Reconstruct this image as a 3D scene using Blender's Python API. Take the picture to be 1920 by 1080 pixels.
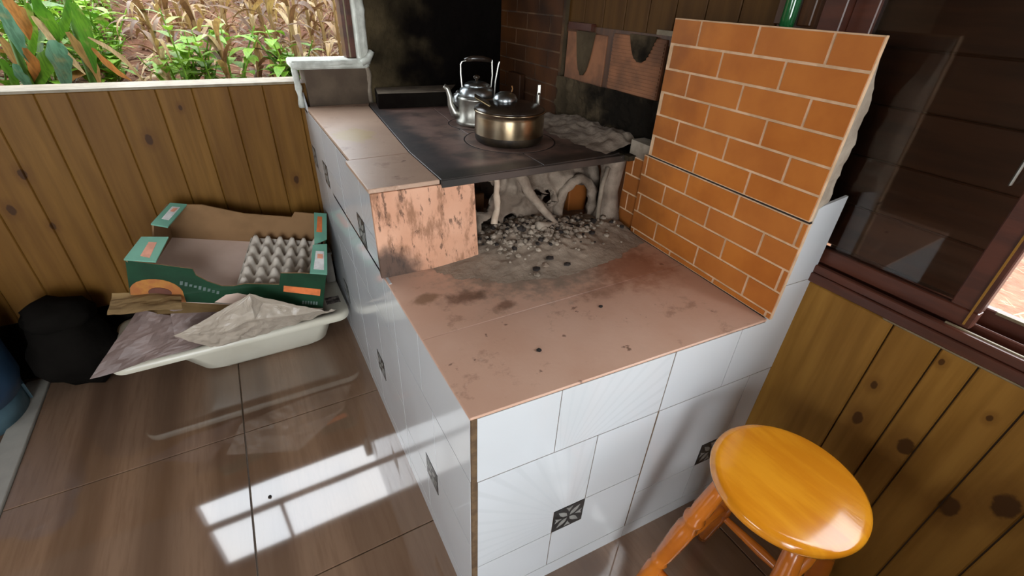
import bpy, bmesh, math, random
from mathutils import Vector, Matrix, Euler, noise
from math import sin, cos, pi, radians
random.seed(7)
for o in list(bpy.data.objects): bpy.data.objects.remove(o)
S = bpy.context.scene; C = S.collection

# ------------------------------------------------------------ camera, sky, light, exposure
cam = bpy.data.objects.new('camera', bpy.data.cameras.new('camera')); C.objects.link(cam)
cam.data.sensor_width = 36; cam.data.lens = 868.36/1920*36; cam.data.clip_start = .02
cam.matrix_world = Matrix.Translation((-.2246, -.4950, 1.3)) @ Euler((1.0063, -.0409, -.5081), 'XYZ').to_matrix().to_4x4()
S.camera = cam
S.view_settings.view_transform = 'Standard'; S.view_settings.look = 'None'
S.view_settings.exposure = 0.0; S.view_settings.gamma = 1; S.view_settings.use_curve_mapping = False

SKY = 7.0
w = bpy.data.worlds.new('overcast_sky'); S.world = w; w.use_nodes = True
nt = w.node_tree; nt.nodes.clear()
bg = nt.nodes.new('ShaderNodeBackground'); out = nt.nodes.new('ShaderNodeOutputWorld')
tc = nt.nodes.new('ShaderNodeTexCoord'); ns = nt.nodes.new('ShaderNodeTexNoise'); rp = nt.nodes.new('ShaderNodeValToRGB')
ns.inputs['Scale'].default_value = 2.5; ns.inputs['Detail'].default_value = 4
rp.color_ramp.elements[0].position = .35; rp.color_ramp.elements[0].color = (.80, .90, 1, 1)
rp.color_ramp.elements[1].position = .65; rp.color_ramp.elements[1].color = (1, .99, .97, 1)
nt.links.new(tc.outputs['Generated'], ns.inputs['Vector']); nt.links.new(ns.outputs['Fac'], rp.inputs['Fac'])
nt.links.new(rp.outputs['Color'], bg.inputs['Color']); nt.links.new(bg.outputs[0], out.inputs['Surface'])
bg.inputs['Strength'].default_value = SKY

def area(name, loc, target, sx, sy, power, col=(1, 1, 1), portal=False):
    l = bpy.data.lights.new(name, 'AREA'); l.shape = 'RECTANGLE'; l.size = sx; l.size_y = sy; l.energy = power; l.color = col
    if portal: l.cycles.is_portal = True
    o = bpy.data.objects.new(name, l); C.objects.link(o); o.location = loc
    d = (Vector(target)-Vector(loc)).normalized(); o.rotation_euler = d.to_track_quat('-Z', 'Y').to_euler()
    return o
# daylight through the room's open doorway (behind and left of the camera), and portals for the two windows
area('doorway_daylight', (-1.45, -3.15, 1.25), (-.9, 0, .75), 1.0, 1.7, 46, (.93, .97, 1))
area('left_window_daylight', (-2.86, -.55, 1.35), (0, -.35, .75), 1.2, .8, 30, (.93, .97, 1))
area('window_portal', (-.36, 1.60, 1.3), (-.36, 0, 1.3), 1.2, .62, 1, portal=True)
area('side_window_portal', (1.0, -.95, 1.25), (0, -.95, 1.25), 1.3, .8, 1, portal=True)

# ------------------------------------------------------------ material helpers
class G:
    def __init__(s, name):
        s.m = bpy.data.materials.new(name); s.m.use_nodes = True; s.t = s.m.node_tree; s.t.nodes.clear()
        s.o = s.t.nodes.new('ShaderNodeOutputMaterial'); s.b = s.t.nodes.new('ShaderNodeBsdfPrincipled')
        s.t.links.new(s.b.outputs[0], s.o.inputs[0]); s._pos = None
    def n(s, t, **k):
        x = s.t.nodes.new('ShaderNode'+t)
        for a, v in k.items(): setattr(x, a, v)
        return x
    def put(s, sock, v):
        if hasattr(v, 'is_output') or isinstance(v, bpy.types.NodeSocket): s.t.links.new(v, sock)
        elif isinstance(v, (tuple, list)) and len(v) == 3 and sock.type == 'RGBA': sock.default_value = (*v, 1)
        else: sock.default_value = v
    def pos(s):
        if s._pos is None: s._pos = s.n('NewGeometry').outputs['Position']
        return s._pos
    def objc(s): return s.n('TexCoord').outputs['Object']
    def noise(s, scale, detail=3, vec=None, stretch=None, rough=.55):
        v = vec or s.pos()
        if stretch:
            mp = s.n('Mapping'); s.put(mp.inputs['Vector'], v); mp.inputs['Scale'].default_value = stretch; v = mp.outputs[0]
        x = s.n('TexNoise'); s.put(x.inputs['Vector'], v); x.inputs['Scale'].default_value = scale
        x.inputs['Detail'].default_value = detail; x.inputs['Roughness'].default_value = rough
        return x.outputs['Fac']
    def math(s, op, a, b=0.0, clamp=False):
        x = s.n('Math', operation=op, use_clamp=clamp); s.put(x.inputs[0], a); s.put(x.inputs[1], b); return x.outputs[0]
    def ramp(s, v, a, b, lo=0., hi=1.):
        x = s.n('MapRange', interpolation_type='SMOOTHSTEP'); s.put(x.inputs['Value'], v)
        for i, q in zip(('From Min', 'From Max', 'To Min', 'To Max'), (a, b, lo, hi)): x.inputs[i].default_value = q
        return x.outputs[0]
    def mix(s, f, a, b):
        x = s.n('Mix', data_type='RGBA'); s.put(x.inputs['Factor'], f); s.put(x.inputs[6], a); s.put(x.inputs[7], b); return x.outputs[2]
    def sep(s, v=None):
        x = s.n('SeparateXYZ'); s.put(x.inputs[0], v or s.pos()); return x.outputs
    def dist(s, c, sc=(1, 1, 1)):
        a = s.n('VectorMath', operation='SUBTRACT'); s.put(a.inputs[0], s.pos()); a.inputs[1].default_value = c
        b = s.n('VectorMath', operation='MULTIPLY'); s.put(b.inputs[0], a.outputs[0]); b.inputs[1].default_value = sc
        l = s.n('VectorMath', operation='LENGTH'); s.put(l.inputs[0], b.outputs[0]); return l.outputs['Value']
    def set(s, **k):
        for a, v in k.items(): s.put(s.b.inputs[a.replace('_', ' ')], v)
        return s
    def bump(s, h, dist=.002, strength=.6):
        x = s.n('Bump'); x.inputs['Distance'].default_value = dist; x.inputs['Strength'].default_value = strength
        s.put(x.inputs['Height'], h); s.put(s.b.inputs['Normal'], x.outputs[0]); return s

def simple(name, c1, c2=None, scale=12, rough=.6, bump=.0, bscale=80, metal=0., stretch=None, vec='pos', **k):
    g = G(name); c2 = c2 or tuple(x*.75 for x in c1)
    v = g.pos() if vec == 'pos' else g.objc()
    f = g.ramp(g.noise(scale, 4, v, stretch), .35, .65)
    g.set(Base_Color=g.mix(f, c1, c2), Roughness=rough, Metallic=metal, **k)
    if bump: g.bump(g.noise(bscale, 4, v, stretch), bump)
    return g.m

def wood_planks(name, c1, c2, knot, axis, rough=.35, vary=.25, knots=()):
    """upright boards: grain runs along z; axis = 'x' or 'y', the direction across the boards"""
    g = G(name); st = (14, 14, 1.0)
    f = g.ramp(g.noise(2.2, 5, stretch=st), .3, .7)
    big = g.ramp(g.noise(2.0, 2, stretch=(3, 3, .8)), .3, .7)
    inf = g.n('ObjectInfo').outputs['Random']
    col = g.mix(f, c1, c2)
    col = g.mix(g.math('MULTIPLY', big, .45), col, knot)
    col = g.mix(g.math('MULTIPLY', inf, vary), col, c2)
    for (p, sz) in knots:
        sc = (1, 1, .62)
        d = g.math('ADD', g.dist(p, sc), g.math('MULTIPLY', g.math('SUBTRACT', g.noise(60), .5), sz*.6))
        col = g.mix(g.ramp(d, sz*.65, sz*.95, 1, 0), col, (.014, .006, .003))
        col = g.mix(g.ramp(d, sz*1.0, sz*2.6, .45, 0), col, knot)
    g.set(Base_Color=col, Roughness=rough, Specular_IOR_Level=.15)
    g.bump(f, .0008)
    return g.m

M = {}
lk = [((-.508, 1.49, .835), .013), ((-.861, 1.49, .758), .013), ((-.93, 1.49, .65), .013), ((-.08, 1.49, .637), .012), ((-.855, 1.49, .58), .010), ((-.39, 1.49, .93), .007)]
rk = [((.835, -.257, .529), .013), ((.835, -.25, .625), .008), ((.835, -.351, .537), .017), ((.835, -.458, .474), .020), ((.835, -.511, .548), .022), ((.835, -.32, .745), .006), ((.835, -.42, .69), .006)]
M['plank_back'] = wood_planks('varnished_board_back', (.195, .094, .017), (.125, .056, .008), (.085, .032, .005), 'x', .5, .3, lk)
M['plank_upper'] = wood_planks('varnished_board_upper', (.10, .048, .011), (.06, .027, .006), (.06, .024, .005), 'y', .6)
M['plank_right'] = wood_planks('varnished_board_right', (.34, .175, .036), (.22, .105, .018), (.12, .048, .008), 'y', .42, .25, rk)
M['plank_dark'] = simple('dark_board', (.09, .035, .012), (.05, .018, .006), 6, .45, stretch=(8, 8, 1))
M['groove'] = simple('groove_wood', (.075, .032, .008), None, 8, .7)
M['frame'] = simple('red_brown_varnished_frame', (.085, .022, .010), (.05, .013, .006), 5, .4, .0005, 60, stretch=(1, 1, 6), Coat_Weight=.15, Coat_Roughness=.3)
M['shutter'] = simple('dark_shutter_wood', (.12, .038, .015), (.07, .02, .008), 4, .4, stretch=(1, 1, 9), Coat_Weight=.2)
M['sillwhite'] = simple('pale_weathered_strip', (.22, .175, .105), (.16, .12, .065), 30, .5)
M['plaster'] = simple('rough_whitewash', (.62, .64, .58), (.42, .43, .38), 20, .85, .006, 45)
M['mortar'] = simple('grey_mortar', (.30, .25, .19), (.19, .15, .11), 18, .9, .006, 50)
M['soil'] = simple('red_soil', (.19, .085, .045), (.12, .048, .024), 6, .95, .03, 18)
M['ceiling'] = simple('ceiling_boards', (.10, .052, .02), None, 4, .6)
M['wall_plain'] = simple('plain_side_wall', (.15, .095, .05), None, 3, .7)
# soot blackened masonry at the back of the stove
def sooty(name, base, soot, cx, rad, amt=1.0):
    g = G(name)
    n1 = g.noise(9, 5); d = g.dist(cx, (1, 1, .75))
    base_c = g.mix(g.ramp(g.noise(5, 4), .38, .62), base, tuple(x*.5 for x in base))
    k = g.ramp(g.math('ADD', d, g.math('MULTIPLY', g.math('SUBTRACT', n1, .5), .5)), rad*.45, rad, amt, 0)
    g.set(Base_Color=g.mix(k, base_c, soot), Roughness=.95, Specular_IOR_Level=.08).bump(g.noise(35, 5), .008, .8)
    return g.m
M['chimney'] = sooty('sooted_render', (.11, .082, .042), (.003, .002, .0015), (.80, 1.45, 1.12), .66)
M['burnt'] = sooty('burnt_mortar', (.085, .062, .036), (.008, .006, .004), (.84, .62, .98), .22)
def brick_tile(name, dark=0.):
    g = G(name)
    n1 = g.ramp(g.noise(7, 4), .3, .7); inf = g.n('ObjectInfo').outputs['Random']
    c = g.mix(n1, (.50, .165, .026), (.38, .110, .016)); c = g.mix(g.math('MULTIPLY', inf, .35), c, (.42, .15, .04))
    # soot picks up towards the fire mouth (wear)
    z = g.sep()
    k = g.math('MULTIPLY', g.ramp(g.math('ADD', z[1], g.math('MULTIPLY', g.math('SUBTRACT', g.noise(14), .5), .25)), .22, .52), .55)
    c = g.mix(k, c, (.17, .06, .018))
    if dark: c = g.mix(g.math('ADD', g.math('MULTIPLY', g.noise(6, 5), .5), dark-.15, True), c, (.018, .008, .004))
    g.set(Base_Color=c, Roughness=.5, Specular_IOR_Level=.25); g.bump(g.noise(160, 2), .0006, .5)
    return g.m
M['brick'] = brick_tile('orange_brick_tile'); M['brick_soot'] = brick_tile('sooted_brick_tile', .78)
M['joint'] = simple('pale_brown_joint', (.66, .44, .27), (.50, .32, .18), 25, .8)
M['joint_soot'] = simple('sooted_joint', (.10, .05, .02), (.03, .014, .006), 12, .8)
M['grout'] = simple('brown_grout', (.15, .090, .042), (.085, .048, .022), 40, .85)
M['clay'] = simple('hollow_clay_block', (.26, .105, .045), (.13, .055, .025), 10, .8, .001, 60)
# terracotta-look tile with soot and ash stains
def terracotta(name, c1=(.66, .43, .32), c2=(.60, .365, .26), stain=.5, soot=None, ash=None):
    g = G(name)
    c = g.mix(g.ramp(g.noise(5, 5), .3, .7), c1, c2)
    c = g.mix(g.math('MULTIPLY', g.ramp(g.noise(11, 6, rough=.7), .56, .68), stain), c, (.23, .12, .07))
    c = g.mix(g.math('MULTIPLY', g.ramp(g.noise(60, 3), .66, .74), .6), c, (.62, .42, .32))
    c = g.mix(g.math('MULTIPLY', g.ramp(g.noise(28, 4), .68, .73), .75), c, (.12, .055, .035))
    for (cc, sc, r0, r1, col, amt) in (soot or []):
        d = g.math('ADD', g.dist(cc, sc), g.math('MULTIPLY', g.math('SUBTRACT', g.noise(30, 6, rough=.65), .5), r1*1.3))
        c = g.mix(g.ramp(d, r0, r1, amt, 0), c, col)
    g.set(Base_Color=c, Roughness=.42).bump(g.noise(90, 3), .0005)
    return g.m
ASH = (.27, .215, .165)
M['hearth'] = terracotta('hearth_tile', soot=[
    ((.42, .44, .70), (1, 1.5, 1), .14, .36, ASH, .92), ((.14, .335, .70), (1, 2.2, 1), .01, .085, (.10, .045, .025), .8),
    ((.06, .37, .70), (1, 2.0, 1), .02, .05, (.17, .09, .04), .7), ((.21, .27, .70), (1, 2, 1), .01, .04, (.15, .07, .04), .7),
    ((.60, .28, .70), (1, 1, 1), .03, .16, (.33, .13, .07), .8), ((.45, .22, .70), (1, 2, 1), .02, .1, (.33, .17, .11), .5)])
M['slab'] = terracotta('stove_top_tile', (.50, .345, .25), (.42, .28, .20), .5, soot=[((.07, 1.0, .92), (1, .7, 1), .04, .07, (.42, .30, .12), .8)])
# soot-blackened plate
g = G('sooted_cook_plate')
px = g.sep()
c = g.mix(g.ramp(g.noise(6, 5), .36, .62), (.24, .155, .13), (.085, .06, .053))
c = g.mix(g.math('MULTIPLY', g.ramp(g.noise(18, 5), .5, .62), .5), c, (.27, .18, .14))
d = g.math('ADD', px[0], g.math('MULTIPLY', g.math('SUBTRACT', g.noise(9, 5), .5), .10))
c = g.mix(g.ramp(d, .215, .30, .85, 0), c, (.026, .028, .032))
c = g.mix(g.ramp(px[1], .56, .60, .8, 0), c, (.02, .018, .014))
g.set(Base_Color=c, Roughness=.5).bump(g.noise(40, 4), .0015); M['plate'] = g.m
M['platering'] = simple('cook_ring', (.24, .155, .125), (.13, .085, .07), 16, .5, .001)
M['gap'] = simple('black_gap', (.012, .008, .006), None, 20, .8)
# the flaking front panel
g = G('scorched_panel')
c = g.mix(g.ramp(g.noise(6, 4), .3, .7), (.66, .37, .24), (.56, .28, .165))
c = g.mix(g.math('MULTIPLY', g.ramp(g.noise(6, 6, stretch=(3, 1, 1), rough=.7), .50, .62), .75), c, (.20, .085, .035))
c = g.mix(g.math('MULTIPLY', g.ramp(g.noise(14, 6, stretch=(4, 1, 1.2), rough=.7), .57, .63), .8), c, (.09, .04, .02))
px = g.sep()
d = g.math('ADD', g.dist((0, .5, .69), (1, 1, 1.2)), g.math('MULTIPLY', g.math('SUBTRACT', g.noise(20, 5), .5), .09))
c = g.mix(g.ramp(d, .07, .12, .9, 0), c, (.035, .022, .016))
g.set(Base_Color=c, Roughness=.5).bump(g.noise(30, 5, stretch=(3, 1, 1)), .0012); M['panel'] = g.m
# white glazed tile, optional fan of faint rays about a point (a, z); ax = 0: front face (x,z), 1: side face (y,z)
def white_tile(name, fan=None, ax=0):
    g = G(name); c = g.mix(g.ramp(g.noise(3, 2), .3, .7), (.62, .645, .665), (.57, .59, .60))
    if fan:
        s = g.sep(); a = g.math('ARCTAN2', g.math('SUBTRACT', s[2], fan[1]), g.math('SUBTRACT', s[ax], fan[0]))
        f = g.ramp(g.math('SINE', g.math('MULTIPLY', a, 46)), .3, .95)
        c = g.mix(g.math('MULTIPLY', f, .55), c, (.55, .575, .59))
    g.set(Base_Color=c, Roughness=.09, Specular_IOR_Level=.55); return g.m
M['white'] = white_tile('white_glazed_tile')
M['insert_bg'] = simple('dark_insert', (.035, .037, .038), (.02, .02, .02), 60, .3)
M['insert_fg'] = simple('insert_leaf_pattern', (.30, .30, .28), None, 60, .3)
# floor: glossy porcelain printed like wood, bands along y
g = G('glossy_wood_look_tile'); s = g.sep()
st = g.noise(3.2, 4, stretch=(4.5, .35, 1)); fine = g.noise(10, 5, stretch=(7, .5, 1), rough=.65)
band = g.noise(1.7, 0, stretch=(3.2, .02, 1)); inf = g.n('ObjectInfo').outputs['Random']
c = g.mix(g.ramp(band, .42, .56), (.27, .165, .105), (.135, .078, .048))
c = g.mix(g.ramp(st, .3, .7, 0, .55), c, (.23, .145, .095)); c = g.mix(g.ramp(fine, .4, .7, 0, .4), c, (.15, .085, .052))
g.set(Base_Color=c, Roughness=.05, IOR=1.95).bump(g.noise(5, 1), .0012, .15); M['floor'] = g.m
M['floor_grout'] = simple('floor_grout', (.30, .23, .17), None, 30, .6)
M['floor_dark'] = simple('dark_floor_edge', (.05, .035, .025), None, 6, .4)
M['strip'] = simple('pale_skirting_tile', (.42, .40, .35), (.34, .32, .28), 8, .3)
M['seat'] = simple('honey_varnished_wood', (.84, .34, .018), (.72, .25, .010), 5, .16, .0003, 40, stretch=(6, 1, 1), vec='obj', Coat_Weight=.7, Coat_Roughness=.09)
M['leg'] = simple('orange_varnished_leg', (.58, .165, .014), (.42, .11, .01), 6, .25, vec='obj', Coat_Weight=.5, Coat_Roughness=.15)
M['alu'] = simple('brushed_aluminium', (.46, .46, .42), (.34, .33, .29), 30, .36, .0003, 90, metal=1.)
M['alu_d'] = simple('dented_aluminium', (.45, .50, .52), (.30, .33, .34), 14, .3, .004, 22, metal=1.)
M['steel'] = simple('stained_pot_steel', (.52, .43, .30), (.30, .23, .14), 12, .24, metal=1., stretch=(1, 1, .4))
M['pot_burn'] = simple('burnt_pot_base', (.05, .035, .02), (.015, .01, .007), 20, .45, metal=.6)
M['glassdark'] = simple('smoked_lid', (.03, .02, .012), (.015, .01, .008), 10, .25)
M['brass'] = simple('tarnished_handle_plate', (.16, .12, .06), (.06, .045, .025), 20, .4, metal=.8)
M['blackbrick'] = simple('sooted_firebrick', (.010, .008, .006), (.006, .004, .003), 14, .95, .002, Specular_IOR_Level=.08)
M['greytop'] = simple('ash_dusted_top', (.22, .18, .13), (.14, .11, .08), 20, .85)
M['ash'] = simple('wood_ash', (.33, .26, .195), (.25, .195, .145), 22, .95, .004, 90)
M['ashdark'] = simple('ash_coated_mortar', (.29, .23, .175), (.15, .11, .08), 14, .95, .007, 55)
M['coal'] = simple('charcoal', (.03, .022, .018), (.012, .009, .008), 40, .85)
M['ashclod'] = simple('ash_clod', (.36, .30, .235), (.20, .16, .12), 30, .95)
M['stick'] = simple('ash_white_stick', (.55, .46, .36), (.4, .3, .22), 30, .9)
M['card_green'] = simple('green_printed_board', (.008, .048, .020), (.006, .030, .012), 8, .5, Specular_IOR_Level=.2)
M['card_teal'] = simple('teal_printed_board', (.155, .37, .265), (.12, .30, .215), 8, .5)
M['card_in'] = simple('brown_cardboard', (.25, .135, .055), (.19, .10, .038), 6, .75)
M['card_floor'] = simple('pale_cardboard', (.72, .55, .46), (.62, .46, .37), 5, .75)
M['card_tan'] = simple('tan_cardboard', (.30, .19, .075), (.20, .12, .045), 6, .75)
M['orange'] = simple('orange_print', (.80, .20, .05), None, 30, .5)
M['salmon'] = simple('salmon_print', (.78, .34, .22), None, 30, .5)
M['fruit'] = simple('fruit_print', (.42, .17, .02), (.33, .10, .015), 30, .5)
M['fruit2'] = simple('fruit_core_print', (.12, .03, .012), None, 30, .5)
M['label'] = simple('white_sticker', (.72, .70, .68), None, 30, .5)
M['print_grey'] = simple('grey_print', (.12, .17, .15), None, 30, .5)
M['pulp'] = simple('egg_tray_pulp', (.56, .50, .43), (.48, .42, .35), 40, .85, .0012, 160)
M['tub'] = simple('ivory_plastic', (.66, .63, .52), (.60, .56, .45), 4, .3)
g = G('clear_dusty_plastic'); g.set(Base_Color=g.mix(g.noise(9, 4), (.62, .54, .44), (.44, .36, .28)), Roughness=.3, Alpha=.8, Specular_IOR_Level=.6).bump(g.noise(14, 4), .006); M['plastic'] = g.m
M['bag'] = simple('mauve_grey_bag', (.22, .155, .135), (.16, .11, .095), 6, .5, .004, 20)
M['blackbag'] = simple('black_refuse_bag', (.006, .005, .004), None, 8, .9, .01, 18, Specular_IOR_Level=.05)
M['blue'] = simple('blue_painted_steel', (.030, .075, .135), (.022, .05, .095), 5, .35)
M['bluel'] = simple('pale_blue_ring', (.07, .13, .16), (.04, .08, .1), 8, .4)
M['bottle'] = simple('green_bottle_glass', (.015, .16, .04), (.01, .10, .03), 8, .08, Specular_IOR_Level=.8)
g = G('window_glass'); g.set(Base_Color=(.9, .92, .9), Roughness=.02, IOR=1.5, Transmission_Weight=1.); 
tr = g.n('BsdfTransparent'); gl = g.n('BsdfGlossy'); fr = g.n('Fresnel'); mx = g.n('MixShader'); gl.inputs['Roughness'].default_value = .03
fr.inputs['IOR'].default_value = 1.6; tr.inputs['Color'].default_value = (.82, .80, .76, 1)
g.t.links.new(fr.outputs[0], mx.inputs[0]); g.t.links.new(tr.outputs[0], mx.inputs[1]); g.t.links.new(gl.outputs[0], mx.inputs[2]); g.t.links.new(mx.outputs[0], g.o.inputs[0])
g.t.nodes.remove(g.b); M['glass'] = g.m
def leafmat(name, a, b):
    g = G(name); inf = g.n('ObjectInfo').outputs['Random']
    f = g.ramp(g.noise(6, 3), .3, .7); vein = g.ramp(g.noise(45, 4, stretch=(3.2, 1, .28)), .42, .60)
    cc = g.mix(f, a, b); cc = g.mix(g.math('MULTIPLY', vein, .45), cc, tuple(x*.42 for x in b)); cc = g.mix(g.math('MULTIPLY', g.ramp(g.noise(14, 5), .58, .72), .35), cc, (.40, .30, .12))
    g.set(Base_Color=cc, Roughness=.5)
    tl = g.n('BsdfTranslucent'); g.put(tl.inputs['Color'], cc); mx = g.n('MixShader'); mx.inputs[0].default_value = .3
    g.t.links.new(g.b.outputs[0], mx.inputs[1]); g.t.links.new(tl.outputs[0], mx.inputs[2]); g.t.links.new(mx.outputs[0], g.o.inputs[0])
    return g.m
M['leaf_green'] = leafmat('corn_leaf_green', (.10, .23, .015), (.045, .15, .010))
M['leaf_blue'] = leafmat('corn_leaf_bluish', (.13, .26, .17), (.07, .20, .11))
M['leaf_orange'] = leafmat('corn_leaf_orange', (.50, .19, .04), (.34, .16, .05))
M['leaf_dry'] = leafmat('corn_leaf_dry', (.42, .29, .10), (.27, .15, .05))
M['leaf_dry2'] = leafmat('dry_leaf_brown', (.19, .10, .04), (.11, .05, .02))
M['leaf_pale'] = leafmat('dry_leaf_pale', (.55, .42, .23), (.38, .26, .13))
M['weed'] = leafmat('weed_leaf_bright', (.30, .50, .045), (.17, .38, .03))
M['weed2'] = leafmat('weed_leaf_mid', (.22, .36, .06), (.13, .27, .05))

# ------------------------------------------------------------ geometry helpers
def mesh_obj(name, verts, faces, mat, parent=None, smooth=False, world=False, bevel=0., subsurf=0, mats=None, fm=None):
    me = bpy.data.meshes.new(name); 
    if world and parent is not None:
        off = Vector(parent.location) if parent.parent is None else Vector(parent.parent.location)+Vector(parent.location)
        verts = [tuple(Vector(v)-off) for v in verts]
    me.from_pydata([tuple(v) for v in verts], [], faces); me.update()
    bm = bmesh.new(); bm.from_mesh(me)
    if bevel > 0:
        bmesh.ops.bevel(bm, geom=bm.edges[:], offset=bevel, segments=1, affect='EDGES', clamp_overlap=True)
    if not mats: bmesh.ops.recalc_face_normals(bm, faces=bm.faces[:])
    bm.to_mesh(me); bm.free()
    o = bpy.data.objects.new(name, me); C.objects.link(o)
    for m_ in (mats or [mat]): me.materials.append(m_)
    if fm:
        for p, i in zip(me.polygons, fm): p.material_index = i
    if smooth:
        for p in me.polygons: p.use_smooth = True
    if parent is not None: o.parent = parent
    if subsurf:
        s = o.modifiers.new('s', 'SUBSURF'); s.levels = s.render_levels = subsurf
    return o
def box_vf(x0, x1, y0, y1, z0, z1):
    v = [(x0, y0, z0), (x1, y0, z0), (x1, y1, z0), (x0, y1, z0), (x0, y0, z1), (x1, y0, z1), (x1, y1, z1), (x0, y1, z1)]
    return v, [(0, 3, 2, 1), (4, 5, 6, 7), (0, 1, 5, 4), (1, 2, 6, 5), (2, 3, 7, 6), (3, 0, 4, 7)]
def box(name, x0, x1, y0, y1, z0, z1, mat, parent=None, bevel=0., world=True):
    v, f = box_vf(x0, x1, y0, y1, z0, z1); return mesh_obj(name, v, f, mat, parent, bevel=bevel, world=world)
def merge(parts):
    V = []; F = []
    for v, f in parts:
        n = len(V); V += list(v); F += [tuple(i+n for i in q) for q in f]
    return V, F
def lathe_vf(prof, n=32, cap=True):
    V = []; F = []
    for r, z in prof:
        for i in range(n): V.append((r*cos(2*pi*i/n), r*sin(2*pi*i/n), z))
    for k in range(len(prof)-1):
        for i in range(n): F.append((k*n+i, k*n+(i+1) % n, (k+1)*n+(i+1) % n, (k+1)*n+i))
    if cap:
        F.append(tuple(range(n))[::-1]); F.append(tuple((len(prof)-1)*n+i for i in range(n)))
    return V, F
def tube_vf(pts, rad, n=10, flat=None):
    pts = [Vector(p) for p in pts]; V = []; F = []
    R = rad if isinstance(rad, (list, tuple)) else [rad]*len(pts)
    up = Vector((0, 0, 1)); prev = None
    for k, p in enumerate(pts):
        t = (pts[min(k+1, len(pts)-1)]-pts[max(k-1, 0)]).normalized()
        if prev is None:
            a = t.cross(up); a = a if a.length > .05 else t.cross(Vector((0, 1, 0))); a.normalize()
        else: a = (prev - t*prev.dot(t)).normalized()
        b = t.cross(a); prev = a
        for i in range(n):
            c, s_ = cos(2*pi*i/n), sin(2*pi*i/n)
            V.append(p + a*c*R[k]*(flat[0] if flat else 1) + b*s_*R[k]*(flat[1] if flat else 1))
    for k in range(len(pts)-1):
        for i in range(n): F.append((k*n+i, k*n+(i+1) % n, (k+1)*n+(i+1) % n, (k+1)*n+i))
    F.append(tuple(range(n))[::-1]); F.append(tuple((len(pts)-1)*n+i for i in range(n)))
    return V, F
def xf(vf, loc=(0, 0, 0), rot=(0, 0, 0)):
    m = Matrix.Translation(loc) @ Euler(rot).to_matrix().to_4x4(); return [m @ Vector(v) for v in vf[0]], vf[1]
def empty(name, loc, label=None, cat=None, group=None, rz=0, kind=None):
    o = bpy.data.objects.new(name, None); C.objects.link(o); o.location = loc; o.rotation_euler = (0, 0, rz); o.empty_display_size = .05
    return tag(o, label, cat, group, kind)
def tag(o, label=None, cat=None, group=None, kind=None):
    if label: o['label'] = label
    if cat: o['category'] = cat
    if group: o['group'] = group
    if kind: o['kind'] = kind
    return o
def prism(name, poly, a0, a1, axis, mat, parent=None, bevel=0., world=True):
    """poly = 2-D outline; axis = extrusion axis"""
    def P(u, v, a): return {'x': (a, u, v), 'y': (u, a, v), 'z': (u, v, a)}[axis]
    n = len(poly); V = [P(u, v, a0) for u, v in poly]+[P(u, v, a1) for u, v in poly]
    F = [tuple(range(n))[::-1], tuple(range(n, 2*n))]+[(i, (i+1) % n, n+(i+1) % n, n+i) for i in range(n)]
    return mesh_obj(name, V, F, mat, parent, world=world, bevel=bevel)

YW = 1.504; XW = .845; AF = -.057; AB = .051
H1 = .698; H2 = .918

# ------------------------------------------------------------ the room shell
fl = box('floor', -3.0, 1.0, -3.3, 1.62, -.05, -.006, M['floor_grout']); tag(fl, kind='structure')
ys = [1.45, .86, .27, -.32, -.91, -1.5]; xs = [-1.645, -1.05, -.455, .14, .735]
def tile_piece(nm, x0, x1, y0, y1, z0, z1, mat, par, bev=.0012): return box(nm, x0, x1, y0, y1, z0, z1, mat, par, bevel=bev)
xe = [-2.9, -2.24]+xs+[.845]; ye = [YW]+ys+[-2.09, -2.68, -3.2]
for i in range(len(xe)-1):
    for j in range(len(ye)-1):
        if xe[i] < -1.7 or ye[j] < -1.0: m_ = M['floor']
        x0, x1, y0, y1 = xe[i]+.0018, xe[i+1]-.0018, ye[j+1]+.0014, ye[j]-.0014
        if xe[i] == -1.645: x1 = -1.145
        if xe[i] == -1.05: x0 = -1.07
        tile_piece('floor_tile', x0, x1, y0, y1, -.006, 0, M['floor'], fl)
sk = box('trim_1', -1.142, -1.072, -1.2, 1.47, -.005, .008, M['strip'], bevel=.002); tag(sk, kind='structure')

wb = box('wall_back', -3.0, .95, YW, YW+.10, -.05, .99, M['groove']); tag(wb, kind='structure')
xj = [-1.39, -1.28, -1.175, -1.07, -.963, -.857, -.746, -.669, -.566, -.444, -.342, -.233, -.126, -.012, .09]
for a, b in zip(xj[:-1], xj[1:]):
    box('plank', a+.0003, b-.0003, YW-.014, YW, .245, .992, M['plank_back'], wb, bevel=.0030)
box('plank', -2.9, -1.392, YW-.014, YW, .245, .992, M['plank_back'], wb, bevel=.002)
box('sill_board', -3.0, -.002, YW-.016, YW+.10, .992, 1.0, M['sillwhite'], wb)
box('lower_dark_band', -2.9, 0, YW-.006, YW, 0, .244, M['blackbrick'], wb)  # near-black band along the wall foot, below the planks
box('upper_render', -3.0, .95, YW, YW+.1, 1.72, 2.4, M['wall_plain'], wb)
box('side_render', -3.0, -.93, YW, YW+.1, 1.0, 1.72, M['wall_plain'], wb)
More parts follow.
